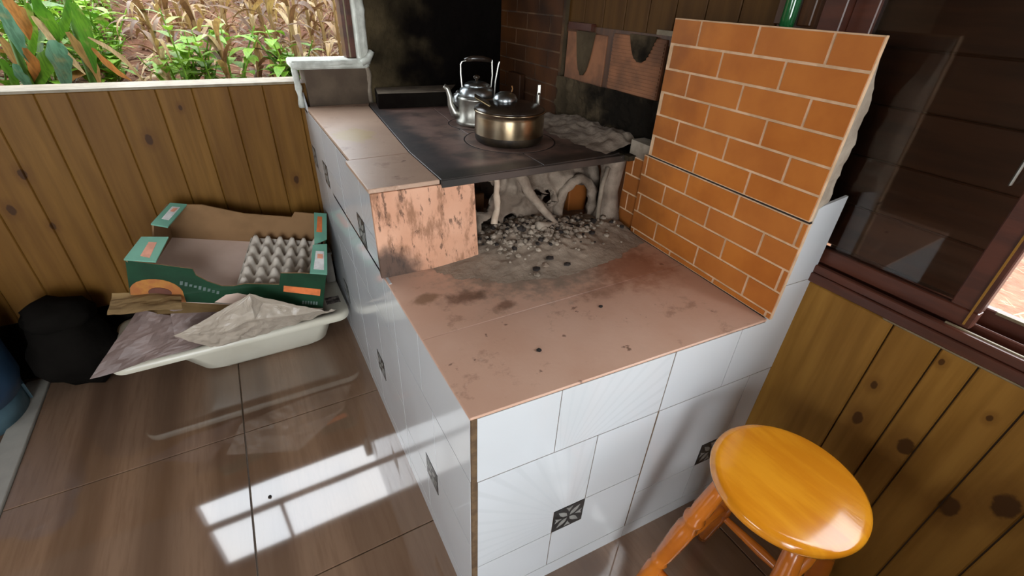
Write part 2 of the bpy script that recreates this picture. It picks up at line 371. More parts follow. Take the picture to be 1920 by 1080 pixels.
# window in the back wall: reveal, red-brown jamb, whitewashed edge, transom and mullion above the view
w1 = empty('window_1', (-.36, YW+.05, 1.0), kind='structure')
for a, b, m_ in ((.185, .197, M['frame']), (.197, .203, M['sillwhite']), (.203, .222, M['frame'])):
    box('jamb', a, b, YW+.01, YW+.075, 1.072, 1.72, m_, w1, bevel=.001)
box('jamb', -.93, -.895, YW+.01, YW+.075, 1.0, 1.72, M['frame'], w1, bevel=.002)
box('transom', -.90, .186, YW+.02, YW+.06, 1.264, 1.280, M['frame'], w1, bevel=.002)
box('mullion', -.54, -.522, YW+.025, YW+.055, 1.280, 1.70, M['frame'], w1, bevel=.002)
box('head', -.93, .25, YW+.01, YW+.075, 1.70, 1.735, M['frame'], w1, bevel=.002)

wr = box('wall_right', XW, XW+.10, -3.2, YW, -.05, .774, M['groove']); tag(wr, kind='structure')
yj = [-.012, -.225, -.308, -.366, -.447, -.535, -.62, -.71, -.80, -.89, -.98, -1.07, -1.16, -1.25]
for a, b in zip(yj[1:], yj[:-1]):
    box('plank', XW-.012, XW, a+.0014, b-.0014, .0, .772, M['plank_right'], wr, bevel=.0024)
box('plank', XW-.012, XW, -3.2, -1.252, 0, .772, M['plank_right'], wr, bevel=.002)
# wall above the window line behind the stove
box('backing', XW, XW+.10, .13, YW, .774, 2.4, M['groove'], wr)
box('backing', XW, XW+.10, -3.2, .13, 1.72, 2.4, M['groove'], wr)
box('backing', XW, XW+.10, -3.2, -1.75, .774, 1.72, M['groove'], wr)
for k in range(9):
    a = .135+k*.098
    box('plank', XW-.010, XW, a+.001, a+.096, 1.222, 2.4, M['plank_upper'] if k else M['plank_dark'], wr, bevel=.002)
box('plank', XW-.010, XW, 1.02, YW, 1.30, 2.4, M['plank_dark'], wr, bevel=.002)
box('post', XW-.022, XW, .150, .180, 1.27, 2.4, M['plank_dark'], wr, bevel=.002)
box('post', XW-.022, XW, .205, .232, 1.27, 2.4, M['plank_dark'], wr, bevel=.002)

# sliding window in the right wall
w2 = empty('window_2', (XW, -.4, .78), kind='structure')
def wbx(n, x0, x1, y0, y1, z0, z1, m_, par=w2, bv=.002): return box(n, x0, x1, y0, y1, z0, z1, m_, par, bevel=bv)
wbx('sill_strip', XW-.020, XW-.002, -1.8, -.205, .772, .778, M['sillwhite'])
wbx('sill', XW-.024, XW+.09, -1.8, -.02, .778, .800, M['frame'])
wbx('track', XW-.020, XW-.006, -1.8, -.02, .800, .818, M['frame'])
wbx('track', XW+.028, XW+.034, -1.8, -.02, .800, .822, M['frame'])
wbx('track', XW+.070, XW+.088, -1.8, -.02, .800, .842, M['frame'])
wbx('track_edge', XW-.010, XW-.006, -1.8, -.29, .818, .8205, M['sillwhite'], bv=0)
wbx('track_edge', XW+.066, XW+.070, -1.8, -.33, .838, .8435, M['sillwhite'], bv=0)
wbx('jamb', XW-.022, XW+.09, .09, .135, .80, 1.72, M['frame'])
wbx('head', XW-.022, XW+.09, -1.8, .135, 1.70, 1.74, M['frame'])
sa = wbx('sash', XW+.002, XW+.026, -.322, .09, .818, .852, M['frame'])
wbx('sash_stile', XW+.002, XW+.026, -.322, -.278, .852, 1.70, M['frame'])
wbx('sash_edge', XW-.002, XW+.003, -.3135, -.3105, .825, 1.70, M['plank_right'], bv=0)
wbx('sash_stile', XW+.002, XW+.026, .045, .09, .852, 1.70, M['frame'])
wbx('pane', XW+.012, XW+.016, -.278, .045, .852, 1.70, M['glass'], bv=0)
wbx('sash_handle', XW-.006, XW+.003, -.262, -.258, 1.07, 1.125, M['alu'])
for k in range(9):   # closed timber shutter behind the glass, horizontal boards
    wbx('shutter_board', XW+.052, XW+.064, -.285, .10, .845+k*.1, .944+k*.1, M['shutter'], bv=.0025)
wbx('shutter_back', XW+.064, XW+.072, -.285, .10, .845, 1.74, M['shutter'])

wl = box('wall_left', -3.0, -2.9, -3.2, YW, -.05, 2.4, M['wall_plain']); tag(wl, kind='structure')
# front wall with the open doorway
wf = box('wall_front', -.8, .95, -3.3, -3.2, -.05, 2.4, M['wall_plain']); tag(wf, kind='structure')
box('wall_return', -3.0, -2.75, -3.3, -3.2, -.05, 2.4, M['wall_plain'], wf)
box('lintel', -2.75, -.8, -3.3, -3.2, 2.1, 2.4, M['wall_plain'], wf)
ce = box('ceiling', -3.0, .95, -3.3, 1.62, 2.4, 2.46, M['ceiling']); tag(ce, kind='structure')

# ------------------------------------------------------------ the masonry stove
st = empty('masonry_stove', (.36, .0, 0), 'white-tiled masonry wood stove with terracotta hearth, sooty cook top and brick-look side', 'stove')
def fy(x): return AF*x
# cores (mortar), recessed 6 mm behind the tiles
core = prism('core', [(.0012, .0012), (.725, fy(.725)+.0012), (.725, .53), (.0012, .53)], 0, H1-.0065, 'z', M['grout'], st)
box('core', .0012, XW-.013, .53, YW-.016, 0, H1-.012, M['grout'], st)
prism('core', [(.725, fy(.725)+.0012), (XW-.013, fy(XW)+.0012), (XW-.013, .53), (.725, .53)], 0, H1-.012, 'z', M['grout'], st)
prism('core', [(.7345, fy(.725)+.0012), (XW-.013, fy(XW)+.0012), (XW-.013, .53), (.764, .53)], H1-.012, .958, 'z', M['mortar'], st)
box('core', .0012, .25, .545, YW-.016, H1-.012, H2-.010, M['grout'], st)
box('core', .25, XW-.013, 1.12, YW-.016, H1-.012, H2-.012, M['mortar'], st)
box('firebox_lining', .735, XW-.013, .53, 1.12, H1-.012, H2-.012, M['brick_soot'], st)

# front tiles (plane y = AF*x): printed pinwheel tiles 457 mm square with a dark insert
def front_tile(x0, x1, z0, z1, mat=None, gap=.0011, zs=None):
    a, b = x0+gap, x1-gap; t = .006
    top = zs if zs else [(b, z1-gap), (a, z1-gap)]
    poly = [(a, z0+gap), (b, z0+gap)]+top
    V = [(x, fy(x), z) for x, z in poly]+[(x, fy(x)+t, z) for x, z in poly]; n = len(poly)
    F = [tuple(range(n)), tuple(range(n, 2*n))[::-1]]+[(i, n+i, n+(i+1) % n, (i+1) % n) for i in range(n)]
    return mesh_obj('tile', V, F, mat or M['white'], st, world=True, bevel=.0007)
def side_tile(y0, y1, z0, z1, mat=None, gap=.0011, poly=None):
    a, b = y0+gap, y1-gap
    poly = poly or [(a, z0+gap), (b, z0+gap), (b, z1-gap), (a, z1-gap)]
    V = [(0, y, z) for y, z in poly]+[(.006, y, z) for y, z in poly]; n = len(poly)
    F = [tuple(range(n)), tuple(range(n, 2*n))[::-1]]+[(i, n+i, n+(i+1) % n, (i+1) % n) for i in range(n)]
    return mesh_obj('tile', V, F, mat or M['white'], st, world=True, bevel=.0007)
def insert_tile(P, u0, u1, z0, z1):
    """small dark decor tile with four pale leaves; P(u, z, d) maps to the wall face"""
    def q(poly, d0, d1):
        n = len(poly); V = [P(u, z, d0) for u, z in poly]+[P(u, z, d1) for u, z in poly]
        return V, [tuple(range(n)), tuple(range(n, 2*n))[::-1]]+[(i, n+i, n+(i+1) % n, (i+1) % n) for i in range(n)]
    g_ = .0008
    o = mesh_obj('decor_insert', *q([(u0+g_, z0+g_), (u1-g_, z0+g_), (u1-g_, z1-g_), (u0+g_, z1-g_)], -.0006, .006), M['insert_bg'], st, world=True)
    uc, zc = (u0+u1)/2, (z0+z1)/2; L = (u1-u0)*.40; parts = []
    for k in range(4):
        a = pi/4+k*pi/2
        def pt(r, s_, a=a): return (uc+r*cos(a)-s_*sin(a), zc+r*sin(a)+s_*cos(a))
        parts.append(q([pt(.15*L, 0), pt(.45*L, .20*L), pt(.8*L, .19*L), pt(1.25*L, 0), pt(.8*L, -.19*L), pt(.45*L, -.20*L)], -.0011, -.0004))
        b = k*pi/2
        def p2(r, s_, b=b): return (uc+r*cos(b)-s_*sin(b), zc+r*sin(b)+s_*cos(b))
        parts.append(q([p2(.55*L, 0), p2(.8*L, .10*L), p2(1.1*L, .28*L), p2(1.0*L, 0), p2(1.1*L, -.28*L), p2(.8*L, -.10*L)], -.0011, -.0004))
    mesh_obj('leaf_pattern', *merge(parts), M['insert_fg'], st, world=True)
PF = lambda u, z, d: (u, fy(u)+d, z)
PS = lambda u, z, d: (d, u, z)
fanF = white_tile('white_tile_fan_front', (.245, .245), 0); fanT = white_tile('white_tile_fan_top', (.20, .47), 0)
fanS = white_tile('white_tile_fan_side', (.71, .73), 1)
# lower pinwheel tile
front_tile(0, .457, .206, .512, fanF, zs=[(.2855, .5109), (.0011, .5109)]) if False else None
front_tile(.0, .2865, .206+.080, .512, fanF); front_tile(.0, .206, .206, .286, fanF, gap=.0002) if False else None
def polyfront(poly, mat):
    V = [(x, fy(x), z) for x, z in poly]+[(x, fy(x)+.006, z) for x, z in poly]; n = len(poly)
    F = [tuple(range(n)), tuple(range(n, 2*n))[::-1]]+[(i, n+i, n+(i+1) % n, (i+1) % n) for i in range(n)]
    return mesh_obj('tile', V, F, mat, st, world=True)
def pinwheel(u0, u1, z0, z1, cu, cz, h, face, fan=None, flip=False):
    """four L-shaped fields around a square insert; face = 'f' or 's' """
    g_ = .0013; a0, a1, b0, b1 = u0+g_, u1-g_, z0+g_, z1-g_
    L, Rr, B, T = cu-h, cu+h, cz-h, cz+h
    if not flip:
        q = [[(a0, B+g_), (L-g_, B+g_), (L-g_, T+g_), (Rr-g_, T+g_), (Rr-g_, b1), (a0, b1)],
             [(Rr+g_, T+g_), (a1, T+g_), (a1, b1), (Rr+g_, b1)],
             [(L+g_, b0), (a1, b0), (a1, T-g_), (Rr+g_, T-g_), (Rr+g_, B-g_), (L+g_, B-g_)],
             [(a0, b0), (L-g_, b0), (L-g_, B-g_), (a0, B-g_)]]
    else:
        q = [[(a0, T+g_), (L-g_, T+g_), (L-g_, b1), (a0, b1)],
             [(L+g_, T+g_), (Rr+g_, T+g_), (Rr+g_, B+g_), (a1, B+g_), (a1, b1), (L+g_, b1)],
             [(Rr+g_, b0), (a1, b0), (a1, B-g_), (Rr+g_, B-g_)],
             [(a0, b0), (Rr-g_, b0), (Rr-g_, B-g_), (L-g_, B-g_), (L-g_, T-g_), (a0, T-g_)]]
    return q
def clip_top(poly, zt, zb):
    def cl(p, inside, inter):
        r = []
        for i in range(len(p)):
            a, b = p[i-1], p[i]
            if inside(b):
                if not inside(a): r.append(inter(a, b))
                r.append(b)
            elif inside(a): r.append(inter(a, b))
        return r
    def it(zc):
        return lambda a, b: (a[0]+(b[0]-a[0])*(zc-a[1])/(b[1]-a[1]), zc)
    p = cl(poly, lambda v: v[1] <= zt, it(zt)); 
    return cl(p, lambda v: v[1] >= zb, it(zb)) if p else p
def clip_u(poly, u1):
    r = []
    for i in range(len(poly)):
        a, b = poly[i-1], poly[i]; f_ = lambda a, b: (u1, a[1]+(b[1]-a[1])*(u1-a[0])/(b[0]-a[0]))
        if b[0] <= u1:
            if a[0] > u1: r.append(f_(a, b))
            r.append(b)
        elif a[0] <= u1: r.append(f_(a, b))
    return r
for o in [o for o in C.objects if o.name.startswith('tile')]: bpy.data.objects.remove(o)
def place(polys, zt, zb, face, mats, u1=None):
    for p, m_ in zip(polys, mats):
        p = clip_top(p, zt, zb)
        if u1 is not None and p: p = clip_u(p, u1)
        if len(p) < 3: continue
        P = PF if face == 'f' else PS; n = len(p)
        V = [P(u, z, 0) for u, z in p]+[P(u, z, .006) for u, z in p]
        F = [tuple(range(n)), tuple(range(n, 2*n))[::-1]]+[(i, n+i, n+(i+1) % n, (i+1) % n) for i in range(n)]
        mesh_obj('tile', V, F, m_, st, world=True)
Wt = M['white']; h = .0425
place(pinwheel(.012, .4555, .054, .512, .2475, .245, h, 'f'), H1-.012, 0, 'f', [fanF, Wt, Wt, Wt])
insert_tile(PF, .205, .290, .2025, .2875)
place(pinwheel(.4585, XW-.013, .054, .512, .712, .245, h, 'f'), H1-.012, 0, 'f', [Wt, Wt, Wt, Wt], XW-.013)
insert_tile(PF, .6695, .7545, .2025, .2875)
place([[(.012, .5135), (.180, .5135), (.180, .70), (.012, .70)], [(.182, .5135), (.4550, .5135), (.4550, .70), (.182, .70)],
       [(.4585, .5135), (.650, .5135), (.650, .70), (.4585, .70)], [(.652, .5135), (.7250, .5135), (.7250, .70), (.652, .70)]], H1-.011, 0, 'f', [Wt, fanT, Wt, Wt])
place([[(.7250, .5135), (XW-.013, .5135), (XW-.013, .781), (.7250, .781)], [(.727, .783), (XW-.013, .783), (XW-.013, .979), (.760, .967), (.742, .960), (.727, .940)],
       [(.012, .0), (.456, .0), (.456, .0525), (.012, .0525)], [(.458, .0), (XW-.013, .0), (XW-.013, .0525), (.458, .0525)]], 1.2, 0, 'f', [Wt]*4)
# side face
sy = [0.006, .465, .930, 1.490]
for k in range(3):
    y0, y1 = sy[k]+(.001 if k else 0), sy[k+1]
    cy = [.245, .71, 1.215][k]
    place(pinwheel(y0, y1, .054, .512, cy, .245, .04, 's', flip=True), H1-.012 if k == 0 else H2, 0, 's', [Wt]*4)
    insert_tile(PS, cy-.04, cy+.04, .205, .285)
    place([[(y0+.001, 0), (y1-.001, 0), (y1-.001, .0525), (y0+.001, .0525)]], 1, 0, 's', [Wt])
    if k == 0:
        place([[(y0, .5135), (.270, .5135), (.270, .7), (y0, .7)], [(.272, .5135), (.464, .5135), (.464, .7), (.272, .7)]], H1-.011, 0, 's', [Wt]*2)
    else:
        if k == 1: place([[(.466, .5135), (.5045, .5135), (.5045, .699), (.466, .699)]], 1, 0, 's', [Wt])
        if k == 1:
            place([[(.5045, .5135), (.5325, .5135), (.5325, .905), (.5060, .710)]], 1, 0, 's', [Wt])
        place(pinwheel(y0 if k > 1 else .5335, y1, .512, .970, cy, .735, .04, 's', flip=True), H2-.011, 0, 's', [fanS if k == 1 else Wt]*4)
        insert_tile(PS, cy-.04, cy+.04, .695, .775)
insert_tile(PS, 1.40, 1.475, .700, .775)
# raw corner edge between the tiled faces: brown grout with chips
V = []; F = []; N = 40
for i in range(N+1):
    z = (H1-.012)*i/N; r = .0042+.0022*noise.noise(Vector((0, 3.1, z*40)))
    V += [(.0005-.0000, .0005+.004, z), (.0005+r*.25, .0003+r*.2, z), (.0115, .0002, z), (.012, .007, z)]
for i in range(N):
    for j in range(3): F.append((4*i+j, 4*i+j+1, 4*i+4+j+1, 4*i+4+j))
mesh_obj('corner_grout', V, F, M['grout'], st, world=True)
# spiky end of the highest side tile against the wall
prism('tile', [(1.487, .90), (1.487, .962), (1.42, .9075), (1.42, .90)], .000, .006, 'x', Wt, st)

# hearth slab (front edge overhangs a little), two tiles
prism('hearth_tile', [(-.003, -.003), (.722, fy(.722)-.003), (.738, .229), (-.003, .229)], H1-.006, H1, 'z', M['hearth'], st, bevel=.0012)
prism('hearth_tile', [(-.003, .230), (.738, .230), (.752, .50), (-.003, .50)], H1-.006, H1-.0004, 'z', M['hearth'], st, bevel=.0012)
box('firebox_floor', .0, .76, .50, 1.13, H1-.012, H1-.003, M['hearth'], st)
# scorched panel closing the left of the fire mouth
mesh_obj('scorched_panel', *(lambda p: ([(x, y, z) for x, y, z in p]+[(x, y+.012, z) for x, y, z in p], [(0, 1, 2, 3), (7, 6, 5, 4), (0, 4, 5, 1), (1, 5, 6, 2), (2, 6, 7, 3), (3, 7, 4, 0)]))(
    [(-.009, .498, .698), (.250, .490, .698), (.252, .522, .905), (-.006, .521, .907)]), M['panel'], st, world=True, bevel=.001)
# stove-top tiles left of the plate
prism('top_tile', [(-.009, .524), (.162, .524), (.166, .760), (-.009, .752)], H2-.011, H2, 'z', M['slab'], st, bevel=.0012)
prism('top_tile', [(.003, .755), (.166, .763), (.222, 1.41), (.235, 1.452), (.003, 1.452)], H2-.011, H2-.0006, 'z', M['slab'], st, bevel=.0012)
# cast cook plate with two ring holes
def plate_piece(name, poly, z0, z1, mat, holes=()):
    o = prism(name, poly, z0, z1, 'z', mat, st); 
    return o
prism('cook_plate', [(.164, .520), (.455, .524), (.46, .66), (.40, .80), (.40, 1.0), (.42, 1.13), (.45, 1.45), (.238, 1.45), (.224, 1.40), (.168, .762)], H2-.016, H2+.0015, 'z', M['plate'], st, bevel=.0012)
prism('cook_plate', [(.459, .524), (.700, .530), (.735, .54), (.74, 1.0), (.80, 1.45), (.452, 1.45), (.423, 1.13), (.403, 1.0), (.403, .80), (.463, .66)], H2-.016, H2+.0013, 'z', M['plate'], st, bevel=.0012)
box('plate_edge', .165, .745, .518, .524, H2-.020, H2-.001, M['plate'], st, bevel=.0015)
box('side_ledge', .735, XW-.013, .50, 1.45, H2-.014, H2, M['burnt'], st)
def ring(name, cx, cy, r0, r1, z0, z1, mat):
    n = 48; V = []; F = []
    for r, z in ((r0, z0), (r0, z1), (r1, z1), (r1, z0)):
        for i in range(n): V.append((cx+r*cos(2*pi*i/n), cy+r*sin(2*pi*i/n), z))
    for k in range(4):
        for i in range(n): F.append((k*n+i, k*n+(i+1) % n, ((k+1) % 4)*n+(i+1) % n, ((k+1) % 4)*n+i))
    return mesh_obj(name, V, F, mat, st, world=True)
for cx, cy, r in ((.492, .775, .142), (.485, 1.003, .096)):
    ring('ring_gap', cx, cy, r-.004, r, H2-.002, H2+.0019, M['gap'])
    o = mesh_obj('cook_ring', *xf(lathe_vf([(r-.004, 0), (r-.005, .0022), (r-.055, .0028), (.001, .0028)], 48), (cx, cy, H2)), M['platering'], st, world=True)
ring('ring_gap', .492, .775, .089, .092, H2, H2+.0031, M['gap'])

# brick-look tile panels (x ~ .724 -> .752), bricks proud of the joint backing
def px_(y): return .7215+AB*(y+.048)
def brick_panel(y0, y1, z0, z1, offs, mat, jmat, xfun, nm='brick_panel', course=.055, par=st, L=.157, top=True):
    t = .009
    p = [(xfun(y0), y0), (xfun(y1), y1), (xfun(y1)+t, y1), (xfun(y0)+t, y0)]
    pan = prism(nm, p, z0, z1, 'z', jmat, par)
    z = z1; i = 0; g_ = .0033
    while z > z0+.006:
        zb = max(z-course, z0); off = offs[i % 2]
        js = [y0-.0015]+[off+L*k for k in range(-4, 16) if y0+.012 < off+L*k < y1-.008]+[y1+.0015]
        for a, b in zip(js[:-1], js[1:]):
            a2, b2 = a+g_, b-g_
            if b2-a2 < .006: continue
            V = [(xfun(y)-d, y, zz) for d in (0, .0016) for (y, zz) in ((a2, zb+g_*.8), (b2, zb+g_*.8), (b2, z-g_*.8), (a2, z-g_*.8))]
            F = [(0, 1, 2, 3), (7, 6, 5, 4), (0, 4, 5, 1), (1, 5, 6, 2), (2, 6, 7, 3), (3, 7, 4, 0)]
            mesh_obj('brick', V, F, mat, pan, world=False) if False else sub('brick', V, F, mat, pan)
        z -= course; i += 1
    return pan
def sub(name, V, F, mat, parent, **k):
    """sub-part in world coordinates below a part of the thing (parts sit at their parent's origin)"""
    off = Vector(parent.parent.location) if parent.parent else Vector((0, 0, 0)); off += Vector(parent.location)
    return mesh_obj(name, [Vector(v)-off for v in V], F, mat, parent, **k)
brick_panel(-.047, .437, .9405, 1.269, (.037, .113), M['brick'], M['joint'], px_)
prism('panel_gap', [(px_(-.048)+.003, -.048), (px_(.44)+.003, .44), (px_(.44)+.01, .44), (px_(-.048)+.01, -.048)], .9355, .9405, 'z', M['gap'], st)
brick_panel(-.049, .452, .700, .936, (.122, .035), M['brick'], M['joint'], lambda y: px_(y)+.001)
brick_panel(.455, .56, .700, .915, (.50, .53), M['brick'], M['joint'], lambda y: px_(y)+.010)
# mortar slab behind the upper panel, ragged towards the window
V = []; F = []; nz = 34
random.seed(3)
for i in range(nz+1):
    z = .93+(.335)*i/nz
    e = .078+.026*noise.noise(Vector((1.3, .2, z*22)))+.010*noise.noise(Vector((4.3, .9, z*60)))
    if z > 1.17: e *= max(.12, 1-(z-1.17)/.09)
    if z < .99: e += .012
    x0 = px_(-.045)+.009; e = min(e, .104)
    V += [(x0, -.044, z), (x0+e*.55, -.040+.004*noise.noise(Vector((z*50, 0, 0))), z), (x0+e, -.020, z), (px_(.1)+.009+e*.8, .10, z), (px_(.43)+.009+e*.6, .43, z), (px_(.436)+.009, .436, z)]
for i in range(nz):
    for j in range(5): F.append((6*i+j, 6*i+j+1, 6*i+7+j, 6*i+6+j))
F.append((0, 1, 2, 3, 4, 5)); F.append(tuple(6*nz+k for k in range(6))[::-1])
mesh_obj('mortar_backing', V, F, simple('pale_mortar', (.42, .35, .27), (.30, .24, .18), 18, .9, .006, 50), st, world=True)
random.seed(11)

# ------------------------------------------------------------ ash-coated masonry inside the fire mouth
def lumpy_wall(name, x0, x1, z0, z1, ybase, holes, mat, parent, amp=.02, nx=70, nz=44, seed=0., thick=.02, lean=0.):
    V = []; idx = {}; F = []
    for i in range(nx+1):
        for k in range(nz+1):
            x = x0+(x1-x0)*i/nx; z = z0+(z1-z0)*k/nz
            n1 = noise.noise(Vector((x*11+seed, z*11, seed))); n2 = noise.noise(Vector((x*34, z*34+seed, 2.)))
            y = ybase+amp*n1*1.6+amp*.7*n2+lean*(z-z0)
            for (hx, hz, rx, rz) in holes:
                d = math.hypot((x-hx)/rx, (z-hz)/rz)
                if d < 1.6: y += -.012*max(0, 1-abs(d-1.15)/.45)
            idx[i, k] = len(V); V.append((x, y, z))
    for i in range(nx):
        for k in range(nz):
            x = x0+(x1-x0)*(i+.5)/nx; z = z0+(z1-z0)*(k+.5)/nz; ok = True
            for (hx, hz, rx, rz) in holes:
                if math.hypot((x-hx)/rx, (z-hz)/rz)+.18*noise.noise(Vector((x*60, z*60, 5))) < 1: ok = False
            if ok: F.append((idx[i, k], idx[i+1, k], idx[i+1, k+1], idx[i, k+1]))
    o = mesh_obj(name, V, F, mat, parent, world=True, smooth=True)
    m = o.modifiers.new('t', 'SOLIDIFY'); m.thickness = thick; m.offset = 1
    return o
lumpy_wall('ash_coated_lining', .28, .735, H1-.004, H2-.016, .60,
           [(.637, .745, .062, .082), (.315, .825, .035, .05), (.330, .735, .035, .030), (.405, .725, .026, .032), (.50, .80, .018, .016), (.535, .79, .016, .024), (.455, .825, .016, .012)],
           M['ashdark'], st, .026, lean=.10)
lumpy_wall('ash_coated_lining', .26, .735, H1-.004, H2-.016, .80, [(.45, .78, .05, .06)], M['brick_soot'], st, .012, 40, 24, 4.)
box('firebrick', .655, .728, .655, .70, H1-.003, .87, M['brick'], st, bevel=.003)
box('firebrick', .28, .36, .68, .73, H1-.003, .80, M['brick_soot'], st, bevel=.003)
rp_ = [(.634+.066*cos(2*pi*k/26), .590+.05*(.745-(.750+.083*sin(2*pi*k/26)))*-1*.0, .750+.083*sin(2*pi*k/26)) for k in range(27)]
V, F = tube_vf(rp_, [.015]*27, 10)
V = [Vector(v)+Vector((noise.noise(Vector(v)*55), noise.noise(Vector(v)*50), noise.noise(Vector(v)*52)))*.012 for v in V]
mesh_obj('mortar_ring', V, F, M['ashdark'], st, world=True, smooth=True)
# rounded mortar jamb at the right of the mouth
V, F = tube_vf([(.722, .545, H1-.005), (.724, .545, .74), (.722, .548, .80), (.726, .552, .86), (.73, .56, .905)], [.050, .036, .030, .030, .042], 18)
V = [Vector(v)+Vector((0, 0, 0))*0+Vector((noise.noise(Vector(v)*30), noise.noise(Vector(v)*31), 0))*.006 for v in V]
mesh_obj('mortar_jamb', V, F, M['ashdark'], st, world=True, smooth=True)
mesh_obj('jamb_rod', *tube_vf([(.672, .520, H1), (.668, .520, .76), (.672, .525, .83), (.695, .535, .88)], .007, 8), M['mortar'], st, world=True, smooth=True)

# chimney masonry behind the stove, cement block, whitewashed window corner
ch = empty('chimney_breast', (.55, 1.47, H2), 'soot-black rendered chimney breast rising behind the stove top', 'chimney')
def bumpy_panel(name, x0, x1, z0, z1, y, mat, parent, amp=.004, nx=40, nz=30):
    V = []; F = []
    for i in range(nx+1):
        for k in range(nz+1):
            x = x0+(x1-x0)*i/nx; z = z0+(z1-z0)*k/nz
            V.append((x, y+amp*noise.noise(Vector((x*14, z*14, 1)))+amp*.5*noise.noise(Vector((x*40, z*40, 1))), z))
    n = nz+1
    for i in range(nx):
        for k in range(nz): F.append((i*n+k, (i+1)*n+k, (i+1)*n+k+1, i*n+k+1))
    b = len(V)
    V += [(x0, YW+.09, z0), (x1, YW+.09, z0), (x1, YW+.09, z1), (x0, YW+.09, z1)]
    F += [tuple([b, b+3]+[k for k in range(nz, -1, -1)]), tuple([b+2, b+1]+[nx*n+k for k in range(nz+1)]), (b, b+1, b+2, b+3)]
    return mesh_obj(name, V, F, mat, parent, world=True, smooth=False)
bumpy_panel('render_face', .252, XW-.012, H2-.004, 2.39, 1.462, M['chimney'], ch, .007, 44, 80)
wc = empty('trim_2', (.10, 1.46, H2), kind='structure')
box('cement_block', .018, .248, 1.460, YW+.09, H2-.006, 1.045, simple('cement_block', (.105, .075, .048), (.07, .047, .03), 9, .9, .003, 50), wc, bevel=.003)
def rough_bar(name, pts, rx, ry, mat, parent, n=12, seed=0):
    V, F = tube_vf(pts, [1]*len(pts), n, (rx, ry))
    V = [Vector(v)+Vector((noise.noise(Vector(v)*38+Vector((seed, 0, 0))), noise.noise(Vector(v)*36), noise.noise(Vector(v)*40)))*.006 for v in V]
    return mesh_obj(name, V, F, mat, parent, world=True, smooth=True)
def dense(a, b, n=14): return [tuple(a[i]+(b[i]-a[i])*k/n for i in range(3)) for k in range(n+1)]
box('whitewash', -.022, .250, 1.452, YW+.085, 1.042, 1.070, M['plaster'], wc, bevel=.006)
rough_bar('whitewash_edge', dense((-.018, 1.458, 1.056), (.255, 1.458, 1.066)), .010, .010, M['plaster'], wc)
rough_bar('whitewash_edge', dense((-.008, 1.465, H2-.004), (-.012, 1.465, 1.06)), .011, .010, M['plaster'], wc)
box('whitewash', .222, .256, 1.455, YW+.085, 1.06, 2.38, M['plaster'], wc, bevel=.004)
rough_bar('whitewash_edge', dense((.245, 1.462, 1.05), (.248, 1.462, 1.6), 30), .011, .010, M['plaster'], wc)
rough_bar('mortar_edge', dense((.245, 1.462, H2), (.246, 1.462, 1.06), 10), .008, .008, M['mortar'], wc)
rough_bar('whitewash_spatter', [(.225, 1.455, 1.060), (.248, 1.452, 1.072), (.268, 1.455, 1.10)], .020, .012, M['plaster'], wc)

# brick-look tiles and clay blocks on the right wall behind the stove
bp = empty('sooty_brick_tiles', (XW, 1.2, H2), 'dark sooty brick-look wall tile standing at the back right of stove top', 'tile')
brick_panel(1.005, 1.448, H2+.001, 1.30, (1.16, 1.08), M['brick_soot'], M['joint_soot'], lambda y: XW-.034, par=bp)
box('niche_block', XW-.060, XW-.036, 1.23, 1.33, .925, 1.035, M['brick_soot'], bp, bevel=.003)
box('mortar_bed', XW-.025, XW-.001, 1.005, 1.448, H2, 1.30, M['burnt'], bp)
def clay_block(y0, y1, z0, z1, grooves, label, blotch):
    cb = empty('clay_block', (XW, (y0+y1)/2, z0), label, 'block', 'hollow clay blocks in the wall above the stove')
    box('body', XW-.022, XW-.0105, y0, y1, z0, z1, M['clay'], cb, bevel=.002)
    if grooves:
        n = 15; parts = []
        for k in range(n):
            zz = z0+.006+(z1-z0-.012)*k/n; parts.append(box_vf(XW-.0245, XW-.0218, y0+.003, y1-.003, zz, zz+(z1-z0-.012)/n*.55))
        mesh_obj('ridges', *merge(parts), M['clay'], cb, world=True)
    # mortar that ran down from the joint above
    yc, wd, hh = blotch; N = 14; poly = []
    for k in range(N+1):
        u = -1+2*k/N; poly.append((yc+u*wd, z1-hh*(1-abs(u)**2.4)*(1+.06*noise.noise(Vector((u*5, yc, 0))))))
    poly += [(yc+wd, z1+.004), (yc-wd, z1+.004)]
    prism('mortar_run', poly, XW-.0275, XW-.021, 'x', M['burnt'], cb)
clay_block(.775, .985, 1.055, 1.205, False, 'plain orange clay block with long pointed mortar run, left of ridged one', (.880, .048, .125))
clay_block(.525, .745, 1.060, 1.215, True, 'ridged orange clay block with short mortar run, beside the brick-look panel', (.615, .052, .065))
lumpy_vals = []
V = []; F = []; NX, NZ = 46, 16
for i in range(NX+1):
    for k in range(NZ+1):
        y = .46+.55*i/NX; z = H2-.004+.148*k/NZ
        x = XW-.020-.012*noise.noise(Vector((y*18, z*18, 3)))-.010*noise.noise(Vector((y*45, z*45, 3)))-.012
        V.append((min(x, XW-.012), y, z))
n = NZ+1
for i in range(NX):
    for k in range(NZ): F.append((i*n+k, i*n+k+1, (i+1)*n+k+1, (i+1)*n+k))
o = mesh_obj('burnt_mortar', V, F, M['burnt'], st, world=True)
box('mortar_joint', XW-.016, XW-.001, .50, 1.0, 1.20, 1.224, M['plank_dark'], wr)
box('mortar_joint', XW-.018, XW-.001, .747, .773, 1.05, 1.205, M['plank_dark'], wr)
box('mortar_joint', XW-.010, XW-.001, .42, 1.0, 1.04, 1.21, M['groove'], wr)
box('timber_offcut', XW-.016, XW-.001, .50, .575, 1.224, 1.236, M['sillwhite'], wr)
box('timber_offcut', XW-.030, XW-.010, .85, .975, 1.212, 1.232, M['frame'], wr)

